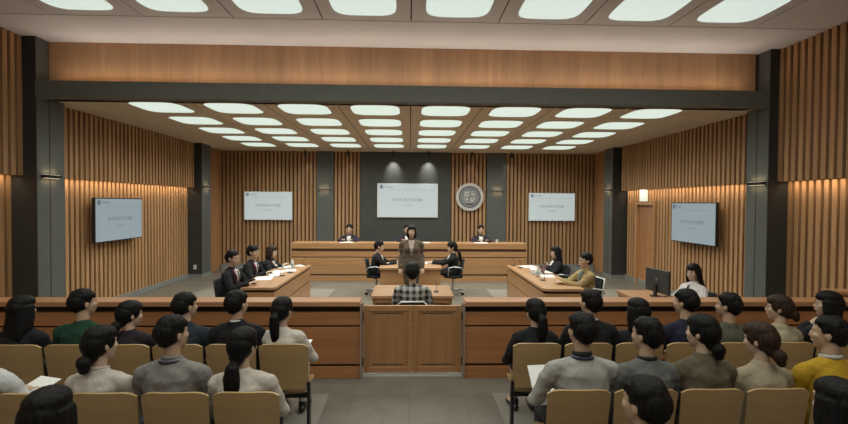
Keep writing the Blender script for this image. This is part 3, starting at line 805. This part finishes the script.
def hair_mesh(style):
    q = MB(); E = lambda c, r: q.ell(c, r, nu=22, nv=14)
    if style in ('short', 'short_full'):
        k = 1.0 if style == 'short' else 1.05
        E((0,-.016,.062), (.082*k,.092,.066*k)); E((0,-.045,.018), (.083*k,.076*k,.085*k)); E((0,-.064,-.036), (.054,.034,.040))
        E((.062,-.012,.035), (.022,.048,.044)); E((-.062,-.012,.035), (.022,.048,.044))
        for i in range(9):
            a = i * .7; E((.042*math.cos(a*2.1), -.012+.042*math.sin(a*1.3), .088+.012*math.sin(a*3)), (.034,.034,.026))
        if style == 'short_full':
            for s in (-1, 0, 1): E((s*.030, .058, .060), (.03,.020,.024))
    else:
        E((0,-.006,.064), (.083,.099,.066)); E((0,-.040,.012), (.085,.080,.092)); E((.064,.0,.025), (.022,.052,.055)); E((-.064,.0,.025), (.022,.052,.055))
        if style == 'ponytail':
            E((0,-.07,-.02), (.06,.04,.06))
            q.loft([((0,-.10,.0),.026,.024),((0,-.134,-.03),.040,.032),((.004,-.136,-.11),.048,.034),((.0,-.122,-.20),.040,.028),((-.012,-.11,-.28),.014,.010)])
        elif style == 'low_ponytail':
            E((0,-.066,-.045), (.058,.042,.06))
            q.loft([((0,-.09,-.075),.024,.022),((0,-.114,-.11),.046,.032),((.0,-.122,-.18),.060,.036),((0,-.118,-.26),.054,.032),((0,-.112,-.32),.034,.020)])
        elif style == 'bun':
            E((0,-.066,-.04), (.055,.04,.05)); E((0,-.112,-.045), (.045,.038,.046)); E((.01,-.122,-.075), (.034,.028,.03))
        elif style == 'low_bun':
            E((0,-.062,-.05), (.056,.042,.055)); E((0,-.105,-.092), (.048,.042,.046)); E((.008,-.108,-.13), (.034,.03,.034))
        elif style == 'long':
            q.loft([((0,-.045,.03),.084,.062),((0,-.055,-.06),.092,.052),((0,-.072,-.15),.102,.042),((0,-.088,-.23),.106,.034),((0,-.095,-.29),.088,.022)])
            for s in (-1, 1): q.loft([((s*.075,-.0,.03),.02,.045),((s*.086,-.005,-.06),.02,.045),((s*.095,-.02,-.15),.02,.038),((s*.095,-.03,-.22),.012,.02)])
        elif style == 'bob':
            q.loft([((0,-.045,.03),.084,.062),((0,-.052,-.05),.090,.054),((0,-.056,-.12),.088,.044)])
            for s in (-1, 1): q.loft([((s*.075,.005,.03),.02,.05),((s*.084,.005,-.05),.018,.048),((s*.080,.01,-.10),.014,.035)])
    me = remeshed(q, .0062, 2, 'hair_' + style)
    for v in me.vertices:
        c = v.co; n_ = noise.noise(Vector((c.x*55, c.y*55, c.z*9))) + .5*noise.noise(Vector((c.x*120, c.y*120, c.z*20)))
        v.co = c + v.normal * (n_ * (.0045 if style.startswith('short') else .0022))
    return me
HAIR = {}
def get_hair(s):
    if s not in HAIR: HAIR[s] = hair_mesh(s)
    return HAIR[s]
EYE = MB().ell((0,0,0), (.0115,.0115,.0085)).mesh('eye', True); IRIS = MB().ell((0,0,0), (.006,.004,.006)).mesh('iris', True)
BROW = MB().ell((0,0,0), (.018,.006,.0035)).mesh('eyebrow', True); MOUTH = MB().ell((0,0,0), (.021,.007,.0065)).mesh('mouth', True)
def ik(S, T, l1, l2, pole):
    d = T - S; L = min(d.length, (l1 + l2) * .995); u = d.normalized()
    T = S + u * L
    a = (l1*l1 - l2*l2 + L*L) / (2*L); h = math.sqrt(max(l1*l1 - a*a, 0))
    p = pole - u * pole.dot(u); p.normalize()
    return S + u*a + p*h, T

def person(label, head, crown, heading=0., sex='m', z0=.43, seated=True, lean=.0, hyaw=0., hpitch=0., hroll=0.,
           top=(.1,.1,.1), topmat=None, style='sweater', bottom=(.03,.03,.035), legs='trousers', hair='short', hairmat_=None,
           hands=None, collar=None, tie=None, shirt=None, faced=False, skin=None, group=None, zf=0., wide=1., knee=0., scarf=None, hs=1., extra=None, lapel=None):
    fem = sex == 'f'; skin = skin or (M_SKIN2 if fem else M_SKIN)
    k = .88 if fem else 1.0
    zp = (z0 + .10) if seated else crown - .135*hs - .165 - .48
    nbz = crown - .133*hs - .165*(.5+.5*hs); L = (nbz - zp) / math.cos(lean)
    ax = Vector((0, math.sin(lean), math.cos(lean))); fw = Vector((0, math.cos(lean), -math.sin(lean)))
    pel = Vector((0, 0, zp)); nb = pel + ax * L
    hc = nb + Vector((0, .018 + .10*math.sin(lean), .165*(.5+.5*hs)))
    R = Matrix.Rotation(heading, 3, 'Z')
    off = R @ Vector((0, hc.y, 0))
    loc = Vector((head[0] - off.x, head[1] - off.y, zf))
    pz = lambda f, y=0.: pel + ax * (L*f) + fw * y
    sx = .155 if fem else .182; sx *= wide
    def torso(m, g, upto=1.0):
        st = [(-.16,.150*k+ (.012 if fem else 0),.115,0),(.06,.166*k+(.012 if fem else 0),.122,0),(.34,.142*k,.102,.0),(.62,.160*k*wide,.112,.004),(.80,.152*k*wide,.100,-.006),(.87,.112*k,.078,-.008),(.93,.070*k,.060,-.004)]
        if upto > 1: st.append((1.05,.056*k,.056,0))
        m.loft([(pz(f, y), a + g, b + g) for f, a, b, y in st], n=24)
        if fem:
            for s in (-1, 1): m.ell(pz(.60, .085) + Vector((s*.068, 0, 0)), (.058+g, .046+g, .055+g))
        # slope of the shoulders
        for s in (-1, 1): m.loft([(pz(.92) + Vector((s*.04,0,0)), .040+g, .032+g), (pz(.83) + Vector((s*sx*.90,0,0)), .044*k+g, .040*k+g)], side=(0,1,0))
    SH = {}; AR = {}
    l1, l2 = (.265, .235) if fem else (.285, .25)
    tg = hands or {}
    for s, nm in ((-1, 'l'), (1, 'r')):
        S = pz(.80) + Vector((s*sx, 0, 0)); SH[s] = S
        if seated: T = Vector(tg.get(nm, (s*.085, .27, z0 + .215)))
        else: T = Vector(tg.get(nm, (s*.06, .16, zp + .06)))
        pole = Vector((s*.15, -1, 0)) if not seated else Vector((s*.75, -.45, -.6)) if nm not in tg or T.z < S.z + .05 else Vector((s*.4, .2, -1))
        E_, T = ik(S, T, l1, l2, pole); AR[s] = (S, E_, T)
    def arms(m, g, cut=1.):
        for s in (-1, 1):
            S, E_, T = AR[s]; W = E_.lerp(T, cut)
            m.loft([(S, .050*k+g, .048*k+g), (S.lerp(E_,.5), .043*k+g, .043*k+g), (E_, .038*k+g, .038*k+g), (E_.lerp(W,.4), .036*k+g, .034*k+g), (W, .027*k+g*1.1, .024*k+g*1.1)], side=(0,0,1))
    def leg_pts(s):
        if seated:
            hx = s*.088; H = pel + Vector((hx, .03, -.012)); K = Vector((s*(.10 if fem else .145), .445, z0 + .055)); A = Vector((s*(.09 if fem else .14), .41 + knee, .10)); To = A + Vector((s*.02, .15, -.065))
        else:
            hx = s*.085; H = pel + Vector((hx, 0, -.03)); K = Vector((s*.09, .015, .50)); A = Vector((s*.085, -.01, .095)); To = A + Vector((s*.02,.15,-.055))
        return H, K, A, To
    def legs_(m, g, cut=1.):
        for s in (-1, 1):
            H, K, A, To = leg_pts(s)
            if cut > .5:
                m.loft([(H, .085*k+g, .080*k+g), (H.lerp(K,.5), .075*k+g, .072*k+g), (K, .054*k+g, .054*k+g)], side=(1,0,0))
                m.loft([(K, .053*k+g, .053*k+g), (K.lerp(A,.35), .052*k+g*1.2, .052*k+g*1.2), (A, .034*k+g*1.5, .036*k+g*1.5)], side=(1,0,0))
            else:
                m.loft([(H, .085*k+g, .080*k+g), (H.lerp(K,.5), .077*k+g, .074*k+g), (H.lerp(K,1.), .060*k+g, .060*k+g)], side=(1,0,0))
    hM = Matrix.Translation(hc) @ Matrix.Rotation(hyaw * (.8 if not faced else 1.), 4, 'Z') @ Matrix.Rotation(hpitch, 4, 'X') @ Matrix.Rotation(hroll, 4, 'Y') @ Matrix.Scale(HS*hs, 4)
    # one continuous body
    b = MB(); torso(b, -.012); arms(b, -.006); legs_(b, -.008)
    b.loft([(nb - ax*.06, .052*k, .055*k), (nb + ax*.03, .050*k, .052*k), (hM @ Vector((0,-.012,-.055)), .052*k, .056*k)])
    for s in (-1, 1):
        H, K, A, To = leg_pts(s); b.loft([(A, .032*k, .034*k), (A + Vector((0,.03,-.05)), .036, .03), (To + Vector((0,0,.01)), .034, .02)], side=(1,0,0))
    head_parts(b, hM)
    me = remeshed(b, .0088, 2, 'person')
    bm = bmesh.new(); bm.from_mesh(me)
    for s in (-1, 1):
        S, E_, T = AR[s]; d = (T - E_).normalized(); up = Vector((0,0,1)) - d*d.z
        if up.length < .2: up = Vector((0,-1,0)) - d*(-d.y)
        up.normalize(); xa = d.cross(up)
        hk = .92 if fem else 1.
        cols = Matrix((xa*hk, d*hk, up*hk)).transposed()
        vs = [bm.verts.new(T + cols @ Vector((v.x * -s, v.y, v.z))) for v in HV]
        for f in HF:
            idx = f if s < 0 else f[::-1]
            bm.faces.new([vs[i] for i in idx])
    bm.to_mesh(me); bm.free()
    for p in me.polygons: p.use_smooth = True
    root = link('person', me, skin); root.location = loc; root.rotation_euler = (0, 0, heading)
    tag(root, label, 'person', group)
    # hair and face
    hr = link('hair', get_hair(hair), hairmat_ or M_HAIR, root); hr.matrix_local = hM
    if extra == 'pearls':
        q = MB()
        for i in range(5): q.ell((.052 - .012*i, -.098 - .006*i, .03 - .022*i), (.009,.009,.009), nu=10, nv=8)
        pc_ = obj('hair_clip', q, plain('pearl', (.75,.72,.68), .25), root, smooth=True); pc_.matrix_local = hM
    if extra == 'tie_band':
        pc_ = obj('hair_band', MB().ell((0,-.092,-.078), (.028,.028,.012)), M_BLACK, root, smooth=True); pc_.matrix_local = hM
    if faced:
        for s in (-1, 1):
            e = link('eye', EYE, M_EYEW, root); e.matrix_local = hM @ Matrix.Translation((s*.030, .0775, .001))
            i_ = link('iris', IRIS, M_EYE, e); i_.location = (0, .0098, 0)
            w = link('eyebrow', BROW, M_HAIR, root); w.matrix_local = hM @ Matrix.Translation((s*.031, .089, .024))
        mo = link('mouth', MOUTH, M_LIPS, root); mo.matrix_local = hM @ Matrix.Translation((0, .0925, -.058))
    # clothes
    tm = topmat or fabric('cloth_%02x%02x%02x' % tuple(int(c*255) for c in top), top)
    g = {'sweater': .014, 'jacket': .022, 'robe': .030, 'shirt': .017}[style]
    q = MB(); torso(q, g); arms(q, g, .97)
    if style == 'robe' and seated: q.loft([(pel + Vector((0,.0,0)), .20,.15), (pel + Vector((0,.22,-.0)), .20,.11)], side=(1,0,0))
    if not seated: q.loft([(pz(.80), .185,.105), (pz(.5), .19,.115), (pz(.1), .20,.125), (pz(-.24), .205,.13)], n=24)
    if style in ('jacket', 'robe') and not seated: q.loft([(pz(.1), .165*k+g, .12+g), (pz(-.22), .172*k+g, .125+g)], n=24)
    tn = {'sweater': 'sweater', 'jacket': 'jacket', 'robe': 'robe', 'shirt': 'shirt'}[style]
    cm = remeshed(q, .0125, 2, tn)
    for v in cm.vertices:
        c = v.co; n_ = noise.noise(Vector((c.x*9 + head[0], c.y*9, c.z*14))) + .5*noise.noise(Vector((c.x*22, c.y*22, c.z*26 + head[1])))
        v.co = c + v.normal * (n_ * .009)
    tob = link(tn, cm, tm, root)
    # neckline
    def ringloft(z, r, t, mat, name, tilt=0.):
        m_ = MB(); n = 24; vs = []; fs = []
        for i in range(n):
            a = 2*PI*i/n
            for j in range(8):
                b_ = 2*PI*j/8
                rr = r + t*.6*math.cos(b_); p = Vector((rr*math.cos(a)*.98, rr*math.sin(a)*1.02, t*1.6*math.sin(b_) - .012*math.sin(a)))
                vs.append(nb + ax*z + p)
        for i in range(n):
            for j in range(8):
                a0, b0 = i*8+j, i*8+(j+1) % 8; a1, b1 = ((i+1) % n)*8+j, ((i+1) % n)*8+(j+1) % 8
                fs.append((a0, a1, b1, b0))
        m_.add(vs, fs); return obj(name, m_, mat, root, smooth=True)
    if collar:
        cmat = plain('collar_%02x%02x%02x' % tuple(int(c*255) for c in collar), collar, .8)
        ringloft(.012, .058*(k+.06), .012 if scarf == BLK else .008, cmat, 'collar')
        if scarf: ringloft(-.012, .074*(k+.04), .0065, plain('collar_stripe', scarf, .8), 'collar_stripe')
    def patch(wfn, gap, name, mat, f0=.32, f1=.985):
        def fn(u, v):
            f = f0 + (f1 - f0) * v
            tab = ((.06,.166,.122),(.34,.142,.102),(.62,.160,.112),(.80,.152,.100),(.90,.112,.078),(.97,.070,.062),(1.05,.056,.056))
            for i in range(len(tab)-1):
                if tab[i][0] <= f <= tab[i+1][0]:
                    t_ = (f - tab[i][0]) / (tab[i+1][0] - tab[i][0]); a = tab[i][1]*(1-t_) + tab[i+1][1]*t_; b2 = tab[i][2]*(1-t_) + tab[i+1][2]*t_; break
            a = a*k + g; b2 = b2 + g + gap + (.035 if fem and .5 < f < .72 else 0)
            x = (u - .5) * 2 * wfn(v); y = b2 * math.sqrt(max(0, 1 - min(.95, (x/a)**2)))
            return pz(f, y) + Vector((x, 0, 0))
        return obj(name, MB().grid(fn, 6, 12, -.004), mat, root, smooth=True)
    if lapel: patch(lambda v: .030 + .080*v if v < .9 else .085, .004, 'robe_trim', plain('maroon_trim', lapel, .7), .30)
    if shirt: patch(lambda v: .008 + .062*v if v < .85 else .055, .008, 'shirt_front', plain('shirt_%02x' % int(shirt[0]*255), shirt, .8))
    if tie:
        patch(lambda v: .030 - .014*v, .014, 'tie', plain('tie_%02x%02x' % (int(tie[0]*255), int(tie[2]*255)), tie, .6), .30, .95)
    # legs
    bmt = fabric('leg_%02x%02x%02x' % tuple(int(c*255) for c in bottom), bottom)
    q = MB()
    q.loft([(pz(-.14), .150*k+.008, .115), (pz(.10), .160*k+.008, .120)], n=24)
    if legs == 'trousers':
        legs_(q, .008); link('trousers', remeshed(q, .014, 2, 'trousers'), bmt, root)
    else:
        legs_(q, .012, 0)
        if seated: q.loft([(pel + Vector((0,.05,-.01)), .16, .09), (Vector((0,.40,z0+.055)), .145, .055)], side=(1,0,0), n=20)
        else: q.loft([(pz(0), .165*k, .12), (Vector((0,.0,.52)), .165*k, .11)], n=20, dome=1)
        link('skirt', remeshed(q, .014, 2, 'skirt'), bmt, root)
    for s in (-1, 1):
        H, K, A, To = leg_pts(s)
        q = MB().loft([(Vector((A.x, A.y - .045, .034)), .034, .030), (Vector((A.x, A.y + .03, .038)), .038, .033), (Vector((To.x, To.y, .026)), .042, .024), (Vector((To.x, To.y + .05, .022)), .030, .018)], side=(1,0,0))
        q.loft([(Vector((A.x, A.y, .05)), .040, .042), (Vector((A.x, A.y - .003, .095)), .041, .043)])
        link('shoe', remeshed(q, .008, 2, 'shoe'), M_SHOE, root)
    return root
def chair_under(p, label, group, z=0, white=False, arms=True, fwd=.015):
    h = p.rotation_euler.z; d = Vector((-math.sin(h), math.cos(h), 0)) * fwd
    x, y = p.location.x + d.x, p.location.y + d.y
    c = white_office(x, y, h, label) if white else office(x, y, h, label, group, z)
    if not arms:
        for a in [a for a in c.children if a.name.startswith('arm')]: bpy.data.objects.remove(a)
    return c

BLK = (.012, .012, .014); NAVY = (.018, .022, .032)
GA, GB, GC = 'spectators in the front row', 'spectators in the second row', 'spectators in the nearest row'
# ---- front row, left block
person('woman with long loose black hair in black at far left', (-3.44, 4.06), 1.262, sex='f', top=BLK, style='jacket', hair='long', hyaw=-.35, group=GA)
person('young man in dark green sweater turned to his right', (-2.92, 4.08), 1.315, top=(.014,.050,.029), hair='short_full', hyaw=-.75, group=GA, wide=1.04)
person('woman in black with low bun beside the green sweater', (-2.54, 4.12), 1.20, sex='f', top=(.020,.014,.018), style='jacket', hair='low_bun', hyaw=-.8, hpitch=-.1, group=GA)
person('man in dark navy jacket in front of the striped-collar sweater', (-2.02, 4.08), 1.285, top=(.022,.028,.036), style='jacket', hair='short_full', hyaw=-.75, group=GA)
person('man in black jacket with white collar, front row left', (-1.56, 4.08), 1.305, top=BLK, style='jacket', collar=(.6,.6,.58), hair='short_full', hyaw=-.5, group=GA)
person('woman with long ponytail in cream blouse at left aisle', (-1.16, 4.10), 1.24, sex='f', top=(.50,.45,.40), style='shirt', hair='ponytail', hyaw=-.35, bottom=(.50,.45,.40), legs='trousers', group=GA,
       hands={'r': (.13,.30,.64), 'l': (-.05,.32,.64)})
# ---- front row, right block
person('woman with long black ponytail in black dress at right aisle', (1.17, 4.10), 1.225, sex='f', top=BLK, style='jacket', hair='ponytail', hyaw=.3, bottom=BLK, legs='skirt', group=GA)
person('man in black jacket with white collar, front row right', (1.68, 4.08), 1.315, top=BLK, style='jacket', collar=(.6,.6,.58), hair='short', hyaw=.45, group=GA)
person('woman with loose dark hair in black, front row right', (2.14, 4.10), 1.23, sex='f', top=BLK, style='jacket', hair='long', hyaw=.5, group=GA)
person('man in navy sweater facing the left side, front row right', (2.58, 4.08), 1.318, top=(.018,.018,.035), hair='short_full', hyaw=.7, group=GA)
person('man in olive grey sweater, front row right', (2.99, 4.08), 1.285, top=(.085,.080,.060), hair='short', hyaw=.75, group=GA)
person('woman with pearl clip in her bun and cream top', (3.50, 4.10), 1.26, sex='f', top=(.34,.29,.20), style='shirt', hair='bun', hairmat_=M_HAIRB, hyaw=.8, group=GA, extra='pearls', faced=True)
person('woman in black with hand raised to her chin', (3.96, 4.08), 1.30, sex='f', top=(.02,.022,.022), style='jacket', hair='bob', hyaw=.95, group=GA, faced=True,
       hands={'l': (-.07,.15,.93), 'r': (.0,.27,.66)})
# ---- second row
person('person in white shirt holding papers at the left frame edge', (-2.86, 3.02), 1.31, top=(.50,.50,.50), style='shirt', hair='short', group=GB, hands={'r': (.14,.30,.70), 'l': (-.04,.30,.70)})
person('woman with low bun in cream knit sweater', (-2.08, 3.06), 1.265, sex='f', top=(.46,.41,.36), hair='low_bun', hyaw=-.55, group=GB, wide=1.05, bottom=(.10,.14,.2), collar=(.50,.44,.39))
person('man in grey sweater with dark striped collar', (-1.60, 3.06), 1.335, top=(.20,.185,.17), hair='short_full', hyaw=-.65, group=GB, collar=(.20,.185,.17), scarf=(.03,.035,.06), wide=1.06)
person('woman with low black ponytail in cream blouse', (-1.13, 3.06), 1.25, sex='f', top=(.46,.41,.36), style='shirt', hair='low_ponytail', hyaw=-.35, group=GB, wide=1.12)
person('man in light grey sweater with black collar holding papers', (1.20, 3.06), 1.35, top=(.33,.31,.29), hair='short_full', hyaw=.3, group=GB, collar=BLK, scarf=BLK, wide=1.12, hands={'l': (-.17,.30,.66), 'r': (.05,.34,.66)})
person('man in dark grey tee shirt looking left, second row', (1.66, 3.06), 1.318, top=(.12,.12,.115), hair='short', hyaw=.65, group=GB, collar=BLK)
person('woman with low ponytail in olive shirt', (2.06, 3.06), 1.335, sex='f', top=(.105,.085,.055), style='jacket', hair='low_bun', hyaw=.7, group=GB, collar=(.10,.08,.05), wide=1.12)
person('woman with reddish brown hair in beige top', (2.48, 3.06), 1.28, sex='f', top=(.33,.27,.19), style='shirt', hair='low_bun', hairmat_=M_HAIRB, hyaw=.6, hpitch=-.12, group=GB, wide=1.05)
person('man in mustard yellow sweater with white shirt collar', (2.96, 3.04), 1.33, top=(.42,.25,.02), hair='short', hyaw=.85, group=GB, collar=(.5,.5,.5), wide=1.06)
# ---- nearest row
person('person with plain black hair, lowest left of the picture', (-1.62, 2.04), 1.265, sex='f', top=BLK, hair='bob', hyaw=-.1, group=GC)
person('man with short black hair showing his left ear, lowest right', (1.10, 2.04), 1.30, top=(.05,.05,.05), hair='short_full', hyaw=.65, group=GC)
person('person with long black hair and black coat, lowest right corner', (2.04, 2.04), 1.285, sex='f', top=BLK, style='robe', hair='long', hyaw=.2, group=GC, wide=1.1)

# ---- court
def L(dx, dy): return (dx, dy)
MAR = (.11, .012, .025)
GP = 'robed team behind the left counsel desk'
for (hx, hy, cr, hair, sex, lb, ln, hm) in ((-2.99, 7.62, 1.29, 'short', 'm', 'nearest man in black robe with maroon trim at left desk', .06, M_HAIR),
        (-3.03, 8.72, 1.27, 'short_full', 'm', 'middle man in black robe with maroon trim at left desk', .12, M_HAIR), (-2.98, 9.72, 1.17, 'bob', 'f', 'brown-haired woman in black robe at far end of left desk', .2, M_HAIRB)):
    p_ = person(lb, (hx, hy), cr, -PI/2 - .1, sex=sex, z0=.44, lean=ln, hpitch=-.15, top=BLK, style='jacket', shirt=(.6,.58,.56), tie=(.02,.015,.02), lapel=MAR, collar=(.6,.58,.56), hair=hair, hairmat_=hm, faced=True, hs=1.1, group=GP,
           hands={'l': (-.12,.36,.735), 'r': (.14,.36,.735)})
    chair_under(p_, 'black office chair under the ' + lb.split(' in ')[0] + ' at left desk', 'black office chairs of the court', 0, False, False, .055)
p_ = person('man in khaki jacket seated at the right desk', (3.08, 7.72), 1.255, PI/2 + .1, z0=.44, lean=.05, top=(.30,.215,.10), style='jacket', shirt=(.09,.13,.13), hair='short_full', faced=True, hs=1.1, hpitch=-.05,
       hands={'l': (-.06,.46,.735), 'r': (.06,.46,.735)})
chair_under(p_, 'white framed chair behind the man in khaki jacket', None, 0, True)
p_ = person('woman lawyer in black suit at the right desk', (3.06, 9.25), 1.215, PI/2, sex='f', z0=.44, lean=.04, top=BLK, style='jacket', shirt=(.6,.58,.56), hair='long', faced=True, hpitch=-.1,
       hands={'l': (-.10,.22,.80), 'r': (.08,.34,.735)})
chair_under(p_, 'black office chair of the woman lawyer', 'black office chairs of the court')
p_ = person('witness in black and white plaid shirt seen from behind', (.04, 6.40), 1.255, 0, z0=.44, lean=.10, topmat=plaid('plaid_cloth'), style='sweater', hair='short_full', wide=1.12, hs=1.16)
c_ = chair_under(p_, 'white framed chair of the plaid-shirted witness', None, 0, True); c_.scale.z = .93
person('standing woman in brown tweed suit facing the gallery', (.035, 9.0), 1.655, PI, sex='f', seated=False, top=(.105,.078,.058), style='jacket', bottom=(.08,.058,.045), legs='skirt', hair='bob', shirt=(.30,.24,.20), faced=True, wide=1.22, hs=1.0,
       hands={'l': (-.222,.05,.80), 'r': (.222,.05,.80)})
p_ = person('male clerk in black suit at the left of the clerks desk', (-.70, 10.28), 1.235, -PI/2, z0=.44, lean=.14, top=BLK, style='jacket', shirt=(.6,.58,.55), collar=(.6,.58,.55), hair='short', faced=True, hs=1.1, hpitch=-.3,
       hands={'l': (-.12,.48,.735), 'r': (.10,.46,.735)})
chair_under(p_, 'black chair with chrome arms under the male clerk', 'black office chairs of the court')
p_ = person('female clerk in black suit at the right of the clerks desk', (.98, 10.28), 1.225, PI/2, sex='f', z0=.44, lean=.05, top=BLK, style='jacket', shirt=(.6,.58,.55), collar=(.6,.58,.55), hair='low_ponytail', faced=True, hs=1.1, hpitch=-.2,
       hands={'l': (-.10,.48,.735), 'r': (.10,.46,.735)})
chair_under(p_, 'black chair with chrome arms under the female clerk', 'black office chairs of the court')
for x, lb, sx_ in ((-1.72, 'left judge in dark purple robe', 'm'), (-.08, 'middle judge in dark robe, hidden behind the standing woman', 'm'), (2.03, 'right judge in dark purple robe', 'm')):
    p_ = person(lb, (x, 12.72), 1.262, PI, z0=.44, lean=.03, hpitch=0., top=(.030,.022,.038), style='robe', shirt=(.6,.58,.58), hair='short_full', faced=True, zf=.22, hs=1.1, group='judges behind the bench',
           hands={'l': (-.16,.44,.835), 'r': (.16,.44,.835)})
    chair_under(p_, 'black chair of the ' + lb.split(' in ')[0], 'black office chairs of the judges', .22)
p_ = person('woman in white blouse with black ribbon beside the monitor', (4.20, 6.46), 1.235, PI/2 + .25, sex='f', z0=.44, lean=.02, top=(.62,.58,.57), style='shirt', tie=(.01,.01,.01), hair='long', faced=True, hpitch=-.1, hyaw=.15,
       hands={'l': (-.12,.30,.735), 'r': (.08,.32,.735)}, bottom=BLK)
chair_under(p_, 'black office chair of the woman in white blouse', 'black office chairs of the court')
# papers held in laps
for p, rx, rz, lb in (((-1.10, 4.40, .66), .3, -.1, 'white papers held by the ponytailed woman at left aisle'), ((1.05, 3.40, .70), .9, .1, 'white papers held by the man in light grey sweater'),
                      ((-2.78, 3.34, .70), .3, -.3, 'white papers held at the left frame edge')):
    o = obj('paper_sheet', MB().box(-.105, .105, -.15, .15, 0, .004), M_PAPER); o.location = p; o.rotation_euler = (rx, 0, rz)
    tag(o, lb, 'papers')

# ------------------------------------------------------------------ camera, world, view
cam = bpy.data.cameras.new('camera'); co = bpy.data.objects.new('camera', cam); COL.objects.link(co)
cam.sensor_width = 36; cam.lens = 446 / 848 * 36; cam.clip_end = 100
yaw, pitch, roll = math.atan(14/446), -math.atan(9/446), .0067
f = Vector((math.sin(yaw)*math.cos(pitch), math.cos(yaw)*math.cos(pitch), math.sin(pitch)))
r0 = f.cross(Vector((0,0,1))).normalized(); u0 = r0.cross(f)
r = r0*math.cos(roll) + u0*math.sin(roll); u = r.cross(f)
co.matrix_world = Matrix(((r.x, u.x, -f.x, 0), (r.y, u.y, -f.y, 0), (r.z, u.z, -f.z, 2.1), (0,0,0,1)))
SC.camera = co
w = bpy.data.worlds.new('world'); SC.world = w; w.use_nodes = True
w.node_tree.nodes['Background'].inputs[0].default_value = (.5,.5,.5,1); w.node_tree.nodes['Background'].inputs[1].default_value = .02
SC.view_settings.view_transform = 'Standard'; SC.view_settings.look = 'None'
SC.view_settings.exposure = 0; SC.view_settings.gamma = 1; SC.view_settings.use_curve_mapping = False
SC.cycles.use_denoising = True
SC.cycles.max_bounces = 8; SC.cycles.diffuse_bounces = 5

bpy.data.scenes.remove(TMP)
def drop(o):
    for c in list(o.children): drop(c)
    bpy.data.objects.remove(o)
drop(OC)
